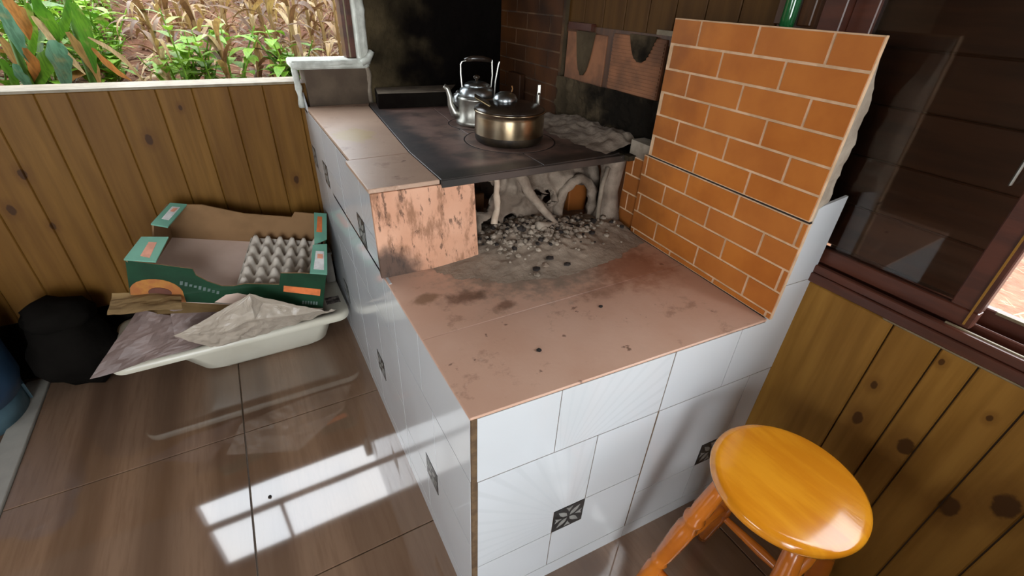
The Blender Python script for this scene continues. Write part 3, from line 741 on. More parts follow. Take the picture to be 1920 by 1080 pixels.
# ------------------------------------------------------------ ashes and charcoal (uncountable)
def heap(name, x0, x1, y0, y1, z, hfun, mat, label, cat, n=64):
    V = []; F = []; idx = {}
    for i in range(n+1):
        for k in range(n+1):
            x = x0+(x1-x0)*i/n; y = y0+(y1-y0)*k/n
            idx[i, k] = len(V); V.append((x, y, z+hfun(x, y)))
    for i in range(n):
        for k in range(n):
            q = (idx[i, k], idx[i+1, k], idx[i+1, k+1], idx[i, k+1])
            if max(V[a][2] for a in q) > z+.0004: F.append(q)
    o = mesh_obj(name, V, F, mat, smooth=True); return tag(o, label, cat, kind='stuff')
def gz(x, y, cx, cy, sx, sy): return math.exp(-((x-cx)/sx)**2-((y-cy)/sy)**2)
def hash_h(x, y):
    b = .050*gz(x, y, .44, .55, .20, .12)+.016*gz(x, y, .46, .42, .16, .07)+.022*gz(x, y, .70, .50, .08, .08)
    b += (.008*noise.noise(Vector((x*40, y*40, 0)))+.005*noise.noise(Vector((x*90, y*90, 3))))*min(1, b*25)
    return b-.0030-.0012*noise.noise(Vector((x*22, y*22, 9)))
heap('wood_ashes', .10, .735, .22, .80, H1, hash_h, M['ash'], 'grey heap of wood ash spilling from the fire mouth onto the hearth', 'ash', 110)
def back_h(x, y):
    b = .040*gz(x, y, .80, .80, .10, .22)+.030*gz(x, y, .78, .60, .07, .08)
    return b+.010*noise.noise(Vector((x*40, y*40, 7)))*min(1, b*60)-.006
heap('loose_ash_and_rubble', .62, .825, .54, 1.02, H2+.001, back_h, M['ashdark'], 'ash and mortar rubble lying along the wall at the back right of stove top', 'ash', 50)
def clod(cx, cy, cz, r, seed):
    V = []; F = []
    bm = bmesh.new(); bmesh.ops.create_icosphere(bm, subdivisions=1, radius=r)
    for v in bm.verts:
        v.co *= 1+.55*noise.noise(v.co*90+Vector((seed, 0, 0))); v.co.z *= .7; V.append((v.co.x+cx, v.co.y+cy, v.co.z+cz))
    for f in bm.faces: F.append(tuple(v.index for v in f.verts))
    bm.free(); return V, F
random.seed(5); A = []; B = []
for k in range(520):
    x = random.gauss(.47, .11); y = random.gauss(.515, .05)
    if not (.27 < x < .72 and .33 < y < .64): continue
    r = random.uniform(.003, .0105)*(1 if y > .42 else .6); t = clod(x, y, H1+max(0, hash_h(x, y))+r*.3, r, k)
    (A if random.random() < .8 else B).append(t)
tag(mesh_obj('ash_clods', *merge(A), M['ashclod']), 'pale grey burnt lumps scattered over the ash heap', 'ash', kind='stuff')
tag(mesh_obj('charcoal_bits', *merge(B), M['coal']), 'black charcoal crumbs scattered over the ash heap', 'charcoal', kind='stuff')
def lump(name, x, y, r, mat, label, cat, sc=(1, 1, .6), z=None, group=None):
    V, F = clod(0, 0, 0, r, x*77); V = [(v[0]*sc[0], v[1]*sc[1], v[2]*sc[2]) for v in V]
    zz = z if z is not None else H1+max(0, hash_h(x, y) if .25 < x < .73 and y > .3 else 0)
    mnz = min(v[2] for v in V); o = mesh_obj(name, [(v[0], v[1], v[2]-mnz) for v in V], F, mat, smooth=False); o.location = (x, y, zz-.0005)
    tag(o, label, cat, group); return o
lump('charcoal', .405, .385, .012, M['coal'], 'black charcoal lump in front centre of the ash heap', 'charcoal')
lump('charcoal', .355, .365, .011, M['coal'], 'black charcoal lump beside the small pink clay chip', 'charcoal')
lump('charcoal', .442, .352, .010, M['coal'], 'black charcoal lump right of the pink clay chip at heap edge', 'charcoal')
lump('charcoal', .600, .455, .012, M['coal'], 'charcoal lump at the right end of the ash heap below the round hole', 'charcoal')
lump('clay_chip', .383, .368, .013, M['hearth'], 'small pink clay chip among the charcoal at the ash heap front', 'chip')
lump('ash_lump', .345, .345, .010, M['ashclod'], 'white ash lump at the very front of the ash heap', 'ash')
lump('hearth_crumb', .195, .095, .006, M['coal'], 'dark crumb on the hearth nearest its left front corner', 'crumb', z=H1)
lump('hearth_crumb', .405, .165, .0055, M['coal'], 'dark crumb lying alone near the middle of the hearth', 'crumb', z=H1)
lump('floor_crumb', -.405, .565, .006, M['coal'], 'dark crumb on the floor inside the bright window reflection', 'crumb', z=.0005)
lump('floor_crumb', -.49, .33, .005, M['coal'], 'dark crumb on the floor left of the dark grout line near frame bottom', 'crumb', z=.0005)
# burnt root and pale stick leaning in the fire mouth
random.seed(9)
def limb(name, pts, r0, r1, mat, label, cat):
    n = 16; P_ = []
    for k in range(n+1):
        t = k/n*(len(pts)-1); i = min(int(t), len(pts)-2); f_ = t-i
        p = Vector(pts[i]).lerp(Vector(pts[i+1]), f_); p += Vector((noise.noise(p*25), noise.noise(p*27+Vector((3, 0, 0))), noise.noise(p*23+Vector((0, 5, 0)))))*.008; P_.append(p)
    rr = [(r0+(r1-r0)*k/n)*(1+.25*noise.noise(Vector((k*.9, r0*50, 0)))) for k in range(n+1)]
    return tag(mesh_obj(name, *tube_vf(P_, rr, 9), mat, smooth=True), label, cat)
limb('ash_stick', [(.325, .535, .905), (.328, .54, .83), (.315, .52, .775)], .0075, .009, M['stick'], 'white ash-coated stick hanging at the left of the fire mouth', 'stick')
limb('burnt_branch', [(.44, .50, .755), (.52, .53, .70+.035), (.585, .47, .715)], .012, .006, M['ashclod'], 'pale burnt branch lying across the ash heap below the round hole', 'branch')
limb('burnt_root', [(.40, .56, .90), (.43, .555, .84), (.475, .545, .785), (.535, .515, .715)], .017, .009, M['ashdark'], 'thick ash-coated burnt root slanting down through the fire mouth', 'branch')

# made-up cupboard added out of view to shade the lower right stove front
cb_ = empty('added_shade_cupboard', (.40, -1.25, 0), 'added dark wooden cupboard, out of view, put in to shade the stove front', 'cupboard')
box('carcass', -.02, .82, -1.52, -1.00, .06, .80, M['plank_dark'], cb_, bevel=.004)
box('plinth', .01, .79, -1.49, -1.03, 0, .06, M['groove'], cb_)
box('worktop', -.04, .828, -1.54, -.98, .80, .83, M['plank_dark'], cb_, bevel=.005)
for a_, b_ in ((-.01, .395), (.405, .81)):
    d_ = box('door', a_, b_, -1.00, -.985, .08, .78, M['plank_dark'], cb_, bevel=.003)
    sub('knob', *box_vf(b_-.05, b_-.03, -.985, -.965, .5, .52), M['brass'], d_)

# ------------------------------------------------------------ things on the stove top
fb = empty('firebrick', (.37, 1.36, H2), 'flat black sooty firebrick lying behind the kettle against the chimney', 'brick')
prism('body', [(.238, 1.325), (.515, 1.300), (.60, 1.440), (.262, 1.452)], H2+.0015, .972, 'z', M['blackbrick'], fb, bevel=.002)
prism('ash_film', [(.241, 1.328), (.513, 1.303), (.596, 1.438), (.264, 1.450)], .972, .9735, 'z', M['greytop'], fb)

# kettle
kx, ky, kz = .486, 1.000, H2+.0028
kt = empty('kettle', (kx, ky, kz), 'dented aluminium kettle with curved spout and tall strap handle behind the pot', 'kettle')
kt.rotation_euler = (0, 0, radians(-24)); kt.scale = (.86, .86, .92)
def loc(name, vf, mat, par, **k): return mesh_obj(name, vf[0], vf[1], mat, par, **k)
loc('body', lathe_vf([(.001, .0), (.076, .0), (.081, .004), (.080, .016), (.073, .024), (.071, .085), (.073, .088), (.073, .092), (.068, .096), (.066, .098)], 40), M['alu'], kt, smooth=True)
loc('shoulder', lathe_vf([(.068, .095), (.069, .104), (.064, .120), (.052, .130), (.046, .132)], 40), M['alu_d'], kt, smooth=True)
ld = loc('lid', lathe_vf([(.050, .130), (.049, .136), (.034, .143), (.010, .146), (.001, .146)], 32), M['alu_d'], kt, smooth=True)
loc('knob', lathe_vf([(.006, .144), (.005, .152), (.013, .157), (.013, .163), (.004, .167), (.001, .167)], 16), M['glassdark'], ld, smooth=True)
loc('spout', tube_vf([(-.060, 0, .028), (-.088, 0, .040), (-.100, 0, .066), (-.103, 0, .094), (-.112, 0, .118), (-.124, 0, .128)], [.022, .018, .0135, .011, .009, .008], 14), M['alu'], kt, smooth=True)
loc('spout_brace', tube_vf([(-.068, 0, .064), (-.082, .004, .078), (-.080, 0, .096), (-.070, 0, .104), (-.076, 0, .112)], [.011, .013, .012, .009, .007], 12), M['alu_d'], kt, smooth=True)
def strap(pts, wd, th): return tube_vf(pts, 1, 8, (wd, th))
def strapx(pts, wd, th):
    V = []; F = []
    for (x, z, y) in pts: V += [(x-th, y-wd, z), (x+th, y-wd, z), (x+th, y+wd, z), (x-th, y+wd, z)]
    for k in range(len(pts)-1):
        for i in range(4): F.append((4*k+i, 4*k+(i+1) % 4, 4*k+4+(i+1) % 4, 4*k+4+i))
    F += [(3, 2, 1, 0), tuple(4*(len(pts)-1)+i for i in range(4))]
    return V, F
loc('handle_strap', strapx([(-.055, .118, 0), (-.060, .170, 0), (-.060, .200, 0), (-.054, .209, 0), (-.040, .212, 0)], .0085, .0018), M['alu'], kt)
loc('handle_strap', strapx([(.055, .118, .016), (.060, .165, .016), (.058, .215, .016)], .0075, .0018), M['alu'], kt)
loc('handle_strap', strapx([(.066, .085, -.020), (.070, .150, -.020), (.080, .205, -.020), (.084, .214, -.020)], .0085, .0018), M['alu'], kt)
loc('handle_grip', tube_vf([(-.045, 0, .213), (-.015, 0, .219), (.02, .004, .219), (.056, .012, .213)], [.007, .0095, .0095, .007], 10), M['glassdark'], kt, smooth=True)

# pot
pt = empty('saucepan', (.484, .767, H2+.0031), 'low steel saucepan with burnt base and dark lid on the front cook ring', 'pot')
pt.rotation_euler = (0, 0, radians(-25))
def pot_prof(): return [(.001, 0), (.094, 0), (.101, .005), (.103, .012)]
loc('burnt_base', lathe_vf([(.001, 0), (.092, 0), (.100, .004), (.1035, .012), (.1042, .022), (.1040, .026)], 56, False), M['pot_burn'], pt, smooth=True)
loc('body', lathe_vf([(.1038, .024), (.1042, .040), (.1042, .074), (.1036, .084), (.1055, .087), (.1075, .090), (.1065, .093), (.101, .092), (.099, .06)], 64, False), M['steel'], pt, smooth=True)
li = loc('lid', lathe_vf([(.1030, .091), (.1035, .096), (.090, .103), (.060, .111), (.030, .115), (.001, .116)], 56), M['glassdark'], pt, smooth=True)
loc('lid_dome', xf(lathe_vf([(.034, .108), (.036, .120), (.030, .131), (.018, .138), (.001, .141)], 32), (-.014, 0, 0)), M['alu_d'], li, smooth=True)
loc('lid_pin', tube_vf([(.004, 0, .140), (.006, 0, .148), (.004, 0, .156)], [.002, .0016, .002], 8), M['leaf_orange'], li)
def hplate(a, wd, mat, tip):
    vf = box_vf(-.003, .003, -.020, .020, 0, .052); V = []
    return xf(xf(vf, (0, 0, 0), (0, radians(tip), 0)), (0, 0, 0), (0, 0, 0))
hp = loc('handle', xf(xf(box_vf(-.026, .034, -.024, .024, -.003, .003), (0, 0, 0), (0, radians(28), 0)), (-.082, -.022, .118)), M['brass'], pt, bevel=.002)
loc('handle', merge([xf(tube_vf([(0, -.012, 0), (0, -.008, .028), (0, .0, .036), (0, .008, .028), (0, .012, 0)], .0045, 8), (.090, .05, .098)), xf(box_vf(-.004, .004, -.006, .006, .030, .056), (.09, .05, .098))]), M['alu'], pt, smooth=False)

# ------------------------------------------------------------ stool
sx, sy_, sz = .524, -.288, .55
so = empty('stool', (sx, sy_, 0), 'round orange varnished wooden stool with turned legs beside the tiled stove', 'stool', rz=radians(4))
loc('seat', lathe_vf([(.001, sz-.034), (.112, sz-.034), (.128, sz-.030), (.1365, sz-.022), (.1385, sz-.013), (.1365, sz-.005), (.130, sz-.0008), (.122, sz), (.06, sz-.002), (.001, sz-.003)], 72), M['seat'], so, smooth=True)
def leg_profile(L):
    pr = [(0, .013), (.05, .015), (.22, .0185), (.34, .020), (.37, .0165), (.385, .0205), (.40, .0165), (.44, .020), (.58, .0225), (.66, .0225), (.70, .0175), (.715, .0225), (.735, .0235), (.755, .0175), (.80, .020), (.92, .0175), (1.0, .015)]
    return pr
def turned(a, b, prof, mat, nm, par, n=16):
    a, b = Vector(a), Vector(b); L = (b-a).length
    V, F = lathe_vf([(r, t*L) for t, r in prof], n); q = (b-a).to_track_quat('Z', 'X')
    return mesh_obj(nm, [q @ Vector(v)+a for v in V], F, mat, par, smooth=True)
feet = {}; tops = {}
for i, (ax, ay) in enumerate(((-1, 1), (1, 1), (1, -1), (-1, -1))):
    tp = Vector((ax*.072, ay*.072, sz-.033)); ft = Vector((ax*.150, ay*.140, 0)); tops[i] = tp; feet[i] = ft
    turned(ft, tp, leg_profile(1), M['leg'], 'leg', so)
def onleg(i, z): t = z/(sz-.033); return feet[i].lerp(tops[i], t)
for i, z in ((0, .23), (1, .17), (2, .23), (3, .17)):
    a, b = onleg(i, z), onleg((i+1) % 4, z)
    turned(a, b, [(0, .007), (.1, .009), (.3, .0105), (.5, .013), (.7, .0105), (.9, .009), (1, .007)], M['leg'], 'stretcher', so, 12)
for i, z in ((0, .40), (2, .40)):
    a, b = onleg(i, z), onleg((i+1) % 4, z)
    turned(a, b, [(0, .007), (.1, .009), (.3, .0105), (.5, .013), (.7, .0105), (.9, .009), (1, .007)], M['leg'], 'stretcher', so, 12)

# ------------------------------------------------------------ white tub on the floor
tb = empty('baby_bath', (-.40, 1.30, 0), 'ivory plastic baby bath on the floor under the fruit box', 'tub')
def rrect(x0, x1, y0, y1, r, n=8):
    P_ = []
    for cx, cy, a0 in ((x1-r, y1-r, 0), (x0+r, y1-r, pi/2), (x0+r, y0+r, pi), (x1-r, y0+r, 3*pi/2)):
        for k in range(n+1): a = a0+pi/2*k/n; P_.append((cx+r*cos(a), cy+r*sin(a)))
    return P_
def loft(sections, closed_bottom=True):
    V = []; F = []; n = len(sections[0][0])
    for P_, z in sections: V += [(x, y, z+dz*(x)) for (x, y) in P_ for dz in (0,)]
    for k in range(len(sections)-1):
        for i in range(n): F.append((k*n+i, k*n+(i+1) % n, (k+1)*n+(i+1) % n, (k+1)*n+i))
    return V, F, n
secs = [(rrect(-.805, -.012, 1.150, 1.478, .05), .152), (rrect(-.808, -.009, 1.146, 1.482, .055), .160), (rrect(-.806, -.011, 1.148, 1.480, .054), .178), (rrect(-.795, -.022, 1.160, 1.468, .045), .183),
        (rrect(-.775, -.045, 1.180, 1.450, .04), .180), (rrect(-.62, -.085, 1.195, 1.435, .05), .150), (rrect(-.56, -.12, 1.235, 1.40, .06), .03), (rrect(-.54, -.14, 1.245, 1.39, .06), .018)]
V, F, n = loft(secs); F.append(tuple((len(secs)-1)*n+i for i in range(n)))
outer = [(rrect(-.775, -.045, 1.178, 1.452, .04), .156), (rrect(-.63, -.075, 1.182, 1.445, .05), .140), (rrect(-.575, -.105, 1.22, 1.41, .06), .03), (rrect(-.545, -.135, 1.245, 1.395, .06), .006), (rrect(-.52, -.16, 1.26, 1.38, .05), .0)]
V2, F2, n2 = loft([secs[0]]+outer); F2.append(tuple((len(outer))*n2+i for i in range(n2)))
mesh_obj('basin', V, F, M['tub'], tb, world=True, smooth=True)
mesh_obj('underside', V2, F2, M['tub'], tb, world=True, smooth=True)

# ------------------------------------------------------------ printed fruit box, tilted on top of the tub
BC = {(0, 0, 0): (-.674, 1.208, .40), (1, 0, 0): (-.113, 1.113, .25), (0, 1, 0): (-.546, 1.45, .491), (1, 1, 0): (-.034, 1.40, .372),
      (0, 0, 1): (-.643, 1.21, .54), (1, 0, 1): (-.076, 1.105, .40), (0, 1, 1): (-.516, 1.42, .631), (1, 1, 1): (-.008, 1.37, .522)}
def BM(u, v, w_):
    p = Vector((0, 0, 0))
    for (i, j, k), q in BC.items():
        p += Vector(q)*((u if i else 1-u)*(v if j else 1-v)*(w_ if k else 1-w_))
    return p
bx = empty('fruit_box', (-.36, 1.27, .25), 'torn green printed fruit box with teal corner flaps tilted on the white tub', 'box')
def bpoly(name, poly, f0, f1, mat, par=bx, mats=None):
    """poly in (a, b); f0 and f1 map (a, b) to the two faces"""
    n = len(poly); V = [f0(*p) for p in poly]+[f1(*p) for p in poly]
    F = [tuple(range(n)), tuple(range(n, 2*n))[::-1]]+[(i, n+i, n+(i+1) % n, (i+1) % n) for i in range(n)]
    if par is bx: return mesh_obj(name, V, F, mat, par, world=True, mats=mats, fm=[0, 1]+[1]*n if mats else None)
    return sub(name, V, F, mat, par)
t = .010
fr_ = bpoly('front_panel', [(0, 0), (1, 0), (1, 1), (.86, .99), (.745, .95), (.74, .64), (.56, .60), (.50, .52), (.44, .50), (.37, .60), (.315, .74), (.30, .90), (.15, .95), (0, 1)],
            lambda a, b: BM(a, 0, b), lambda a, b: BM(a, t, b), None, mats=[M['card_green'], M['card_in']])
bpoly('back_panel', [(0, 0), (1, 0), (1, 1.0), (.78, 1.02), (.76, .86), (.45, .88), (.20, 1.05), (0, 1)], lambda a, b: BM(a, 1-t, b), lambda a, b: BM(a, 1, b), M['card_in'])
bpoly('left_panel', [(0, 0), (1, 0), (1, 1), (.62, .98), (.58, .55), (.42, .55), (.40, .98), (0, 1)], lambda a, b: BM(0, a, b), lambda a, b: BM(t, a, b), M['card_in'])
bpoly('right_panel', [(0, 0), (1, 0), (1, 1), (.58, 1), (.56, .8), (.46, .8), (.44, 1), (0, 1)], lambda a, b: BM(1-t, a, b), lambda a, b: BM(1, a, b), None, mats=[M['card_in'], M['card_green']])
bpoly('bottom_panel', [(0, 0), (1, 0), (1, 1), (0, 1)], lambda a, b: BM(a, b, .0), lambda a, b: BM(a, b, .03), M['card_floor'])
def ledge(name, poly, z=1.0): return bpoly(name, poly, lambda a, b: BM(a, b, z), lambda a, b: BM(a, b, z+.035), M['card_teal'])
l1 = ledge('corner_flap', [(-.004, -.004), (.135, -.004), (.125, .40), (.0, .37)])
l2 = ledge('corner_flap', [(.0, .60), (.09, .57), (.115, 1.0), (.02, 1.0)])
l3 = ledge('corner_flap', [(.905, -.004), (1.004, -.004), (1.004, .47), (.915, .44)])
l4 = ledge('corner_flap', [(.925, .46), (1.004, .56), (1.004, 1.0), (.915, 1.0)])
def patch(name, poly, mat, par, z=1.036): return bpoly(name, poly, lambda a, b: BM(a, b, z), lambda a, b: BM(a, b, z+.006), mat, par)
patch('salmon_print', [(.055, .06), (.100, .04), (.088, .29), (.05, .29)], M['salmon'], l1)
patch('sticker', [(.035, .70), (.075, .68), (.09, .93), (.045, .93)], M['label'], l2)
patch('sticker', [(.925, .05), (.985, .05), (.985, .34), (.935, .34)], M['label'], l3)
patch('sticker_print', [(.945, .22), (.978, .22), (.978, .29), (.945, .29)], M['salmon'], l3, 1.043)
patch('sticker_print', [(.052, .84), (.075, .83), (.082, .90), (.058, .90)], M['salmon'], l2, 1.043)
patch('orange_print', [(.935, .66), (.972, .66), (.972, .93), (.94, .93)], M['orange'], l4)
def fpatch(name, poly, mat, d=.004): return bpoly(name, poly, lambda a, b: BM(a, -d, b), lambda a, b: BM(a, .001, b), mat, fr_)
fpatch('orange_print', [(.765, .46), (.975, .40), (.975, .58), (.765, .62)], M['orange'])
fpatch('fruit_print', [(0.002, .01)]+[(.125+.125*cos(a), .22+.36*sin(a)) for a in [pi*k/12 for k in range(12, -1, -1)]][1:]+[(.26, .01)], M['fruit'])
fpatch('fruit_core_print', [(.14+.055*cos(a), .24+.13*sin(a)) for a in [2*pi*k/16 for k in range(16)]], M['fruit2'], .008)
random.seed(2)
for k in range(9):   # illegible grey lettering strokes
    a = .235+.022*k; hgt = random.uniform(.05, .10); b = .52-.22*(k/9)
    fpatch('lettering', [(a, b-hgt/2), (a+.013, b-hgt/2), (a+.016, b+hgt/2), (a+.003, b+hgt/2)], M['print_grey'])
for k in range(6):
    a = .875+.016*k; fpatch('lettering', [(a, .13), (a+.010, .13), (a+.010, .22), (a, .22)], M['print_grey'])
fpatch('pale_print', [(.40, .05), (.62, .02), (.66, .16), (.60, .28), (.52, .34), (.46, .28)], M['card_floor'])

# egg tray inside the box
tr_ = Vector(BM(.595, .06, .05)); 
V = []; F = []; NU, NV = 60, 60
tbase = BM(.60, .06, .035)
for i in range(NU+1):
    for j in range(NV+1):
        uu, vv = i/NU, j/NV; a, b = uu*6, vv*5
        pk = min(.78, (cos(pi*(a-.5))**2*cos(pi*(b-.5))**2)**1.1)/.78 if .0 < a < 6 else 0
        cup = (cos(pi*a)**2*cos(pi*b)**2)**.8
        hgt = .45+.55*pk-.42*cup
        edge = min(uu, 1-uu, vv, 1-vv); 
        if edge < .012: hgt = .55
        V.append(BM(.50+.47*uu, .05+.86*vv, .05+.46*hgt)-Vector((-.36, 1.27, .25)))
n = NV+1
for i in range(NU):
    for j in range(NV): F.append((i*n+j, (i+1)*n+j, (i+1)*n+j+1, i*n+j+1))
et = mesh_obj('egg_tray', [Vector(v)+Vector((-.36, 1.27, .25))-tbase for v in V], F, M['pulp'], smooth=True); et.location = tbase
m = et.modifiers.new('t', 'SOLIDIFY'); m.thickness = .0016; m.offset = 1
tag(et, 'empty grey pulp egg tray in the right half of the fruit box', 'egg tray')

# crumpled sheets and bags around the tub
def sheet(name, quad, mat, label, cat, amp=.012, n=18, seed=0., peak=None, thick=.0012, group=None):
    """quad: four world corners; ruffled grid"""
    a, b, c, d = [Vector(q) for q in quad]; V = []; F = []; nrm = (b-a).cross(d-a).normalized()
    base = (a+b+c+d)/4; base.z = min(q.z for q in (a, b, c, d))
    for i in range(n+1):
        for j in range(n+1):
            u, v = i/n, j/n; p = a*(1-u)*(1-v)+b*u*(1-v)+c*u*v+d*(1-u)*v
            k = noise.noise(Vector((u*3.2+seed, v*3.2, seed)))+.5*abs(noise.noise(Vector((u*7+seed, v*7, seed))))
            p = p+nrm*amp*k
            if peak: 
                for (pu, pv, pr_, ph) in peak: p = p+nrm*ph*max(0, 1-math.hypot(u-pu, v-pv)/pr_)
            V.append(p-base)
    m_ = n+1
    for i in range(n):
        for j in range(n): F.append((i*m_+j, (i+1)*m_+j, (i+1)*m_+j+1, i*m_+j+1))
    o = mesh_obj(name, V, F, mat, smooth=False); o.location = base
    md = o.modifiers.new('t', 'SOLIDIFY'); md.thickness = thick
    return tag(o, label, cat, group)
def blob(name, c, r, mat, label, cat, seed=0, sub_=3, amp=.25):
    bm = bmesh.new(); bmesh.ops.create_icosphere(bm, subdivisions=sub_, radius=1)
    for v in bm.verts:
        k = 1+amp*noise.noise(v.co*1.7+Vector((seed, 0, 0)))+amp*.5*noise.noise(v.co*4+Vector((seed, 3, 0)))
        v.co = Vector((v.co.x*r[0]*k, v.co.y*r[1]*k, v.co.z*r[2]*k))
    mz = min(v.co.z for v in bm.verts)
    for v in bm.verts: v.co.z -= mz
    me = bpy.data.meshes.new(name); bm.to_mesh(me); bm.free(); me.materials.append(mat)
    o = bpy.data.objects.new(name, me); C.objects.link(o); o.location = c
    for p in me.polygons: p.use_smooth = True
    return tag(o, label, cat)
# clear plastic sheet: a folded tent in front of the box
V = [(-.580, 1.085, .300), (-.330, 1.070, .405), (-.118, 1.085, .262), (-.060, 1.16, .205), (-.20, 1.150, .190), (-.36, 1.135, .190), (-.50, 1.120, .196), (-.46, 1.09, .27), (-.34, 1.075, .30), (-.22, 1.085, .275),
     (-.30, 1.10, .345), (-.35, 1.16, .34), (-.14, 1.15, .21)]
F = [(0, 7, 6), (0, 1, 7), (1, 8, 7), (1, 10, 8), (10, 9, 8), (10, 1, 2), (10, 2, 9), (2, 3, 9), (7, 8, 5), (7, 5, 6), (8, 9, 4), (8, 4, 5), (9, 3, 4)]
ps = mesh_obj('plastic_sheet', [Vector(v)-Vector((-.33, 1.12, .19)) for v in V], F, M['plastic']); ps.location = (-.33, 1.12, .19)
s_ = ps.modifiers.new('s', 'SUBSURF'); s_.subdivision_type = 'SIMPLE'; s_.levels = s_.render_levels = 4
tx = bpy.data.textures.new('crumple', 'CLOUDS'); tx.noise_scale = .05
dm = ps.modifiers.new('d', 'DISPLACE'); dm.texture = tx; dm.strength = .022; dm.mid_level = .5
md = ps.modifiers.new('t', 'SOLIDIFY'); md.thickness = .0015
tag(ps, 'crumpled translucent plastic sheet peaked in front of the fruit box', 'plastic sheet')
sheet('grey_bag', [(-.835, 1.10, .205), (-.50, 1.165, .190), (-.50, 1.22, .245), (-.655, 1.16, .385)], M['bag'], 'mauve-grey folded bag hanging over the left end of the white tub', 'bag', .018, 20, 3.1)
sheet('grey_bag', [(-.60, 1.155, .20), (-.33, 1.170, .195), (-.42, 1.185, .30), (-.58, 1.185, .35)], M['bag'], 'darker bag inside the tub behind the plastic sheet', 'bag', .015, 16, 5.1)
sheet('cardboard_flap', [(-.725, 1.13, .405), (-.535, 1.12, .375), (-.535, 1.20, .400), (-.715, 1.22, .425)], M['card_tan'], 'torn tan cardboard flap under the left corner of the fruit box', 'cardboard', .01, 12, 1.7, thick=.004)
# crushed carton that carries the box, standing in the tub
ct = empty('crushed_carton', (-.50, 1.32, .16), 'crushed brown carton in the tub holding up the fruit box', 'box')
V = [(-.64, 1.25, .185), (-.20, 1.21, .185), (-.22, 1.42, .185), (-.60, 1.43, .185), (-.655, 1.24, .385), (-.20, 1.19, .262), (-.20, 1.40, .335), (-.58, 1.43, .455)]
mesh_obj('carton_body', V, box_vf(0, 1, 0, 1, 0, 1)[1], M['card_in'], ct, world=True, bevel=.006)
mesh_obj('carton_flap', [(-.66, 1.235, .385), (-.40, 1.20, .318), (-.41, 1.165, .30), (-.665, 1.17, .36)], [(0, 1, 2, 3)], M['card_tan'], ct, world=True)
blob('refuse_bag', (-.925, 1.37, 0), (.125, .10, .15), M['blackbag'], 'black refuse bag slumped on the floor left of the white tub', 'bag', 2)
blob('refuse_bag', (-.92, 1.37, .255), (.10, .08, .06), M['blackbag'], 'smaller black bag lying on top of the slumped refuse bag', 'bag', 9)
dt = sheet('mosaic_scrap', [(-.085, 1.235, .188), (-.030, 1.235, .188), (-.030, 1.285, .189), (-.085, 1.285, .189)], simple('mosaic_scrap', (.30, .25, .22), (.04, .03, .025), 55, .5), 'dark patterned scrap lying on the right end of the tub rim', 'scrap', .003, 8, 6.)
wbk = empty('pale_plastic_tray', (-.035, 1.43, .185), 'pale plastic tray upright between the fruit box and the stove', 'tray')
mesh_obj('tray_body', *merge([box_vf(-.052, -.014, 1.40, 1.475, .19, .33), box_vf(-.056, -.010, 1.395, 1.480, .328, .338)]), simple('grey_plastic', (.30, .27, .23), None, 8, .4), wbk, world=True, bevel=.003)

# gas cylinder at the far left
gc = empty('gas_cylinder', (-1.262, 1.318, 0), 'blue steel gas cylinder on the floor at the left edge', 'gas cylinder')
loc('body', lathe_vf([(.02, .05), (.12, .055), (.165, .085), (.182, .14), (.182, .36), (.165, .42), (.12, .46), (.05, .48), (.001, .482)], 40), M['blue'], gc, smooth=True)
loc('foot_ring', lathe_vf([(.150, .0), (.158, .0), (.158, .06), (.150, .085), (.140, .085), (.145, .05)], 40, False), M['bluel'], gc, smooth=True)
loc('collar', lathe_vf([(.085, .455), (.10, .46), (.10, .54), (.092, .54), (.088, .46)], 32, False), M['blue'], gc, smooth=True)
loc('valve', lathe_vf([(.012, .475), (.012, .51), (.02, .515), (.02, .53), (.001, .532)], 16), M['brass'], gc, smooth=True)
for k in range(4):
    a = k*pi/2+.4; loc('weld_foot', xf(box_vf(-.02, .02, -.004, .004, .0, .075), (.162*cos(a), .162*sin(a), 0), (0, 0, a+pi/2)), M['bluel'], gc)

# green bottle on a ledge behind the brick-look panel
bt = empty('green_bottle', (.806, .188, 1.262), 'green glass bottle standing behind the top edge of the brick-look panel', 'bottle'); bt.scale = (.72, .72, 1)
loc('body', lathe_vf([(.001, 0), (.018, 0), (.020, .01), (.020, .09), (.017, .11), (.009, .135), (.008, .17), (.0095, .172), (.0095, .182), (.001, .182)], 24), M['bottle'], bt, smooth=True)
shf = box('ledge_board', .776, XW-.024, .10, .42, 1.248, 1.262, M['plank_dark'], bevel=.001)
tag(shf, 'dark ledge board behind the brick-look panel carrying the green bottle', 'shelf')

# ------------------------------------------------------------ outside: red slope with corn, weeds and litter
def hz_(x, y): return .60+.19*(y-1.7)+.05*noise.noise(Vector((x*.9, y*.9, 0)))+.015*noise.noise(Vector((x*5, y*5, 0)))
V = []; F = []; nx, ny = 90, 90
for i in range(nx+1):
    for j in range(ny+1):
        x = -9+13*i/nx; y = 1.66+10*(j/ny)**1.3; V.append((x, y, hz_(x, y)))
n = ny+1
for i in range(nx):
    for j in range(ny): F.append((i*n+j, (i+1)*n+j, (i+1)*n+j+1, i*n+j+1))
tag(mesh_obj('ground_slope', V, F, M['soil'], smooth=True), 'red earth slope rising outside the back window', 'ground', kind='structure')
V = []; F = []
for i in range(61):
    for j in range(61):
        x = .98+8*i/60; y = -6+8*j/60; V.append((x, y, .06+.03*noise.noise(Vector((x*2, y*2, 0)))+.012*noise.noise(Vector((x*9, y*9, 0)))))
for i in range(60):
    for j in range(60): F.append((i*61+j, (i+1)*61+j, (i+1)*61+j+1, i*61+j+1))
tag(mesh_obj('yard_ground', V, F, simple('bright_red_yard', (.24, .115, .066), (.17, .074, .04), 8, .95, .02, 30), smooth=True), 'red earth yard outside the side window', 'ground', kind='structure')
random.seed(21)
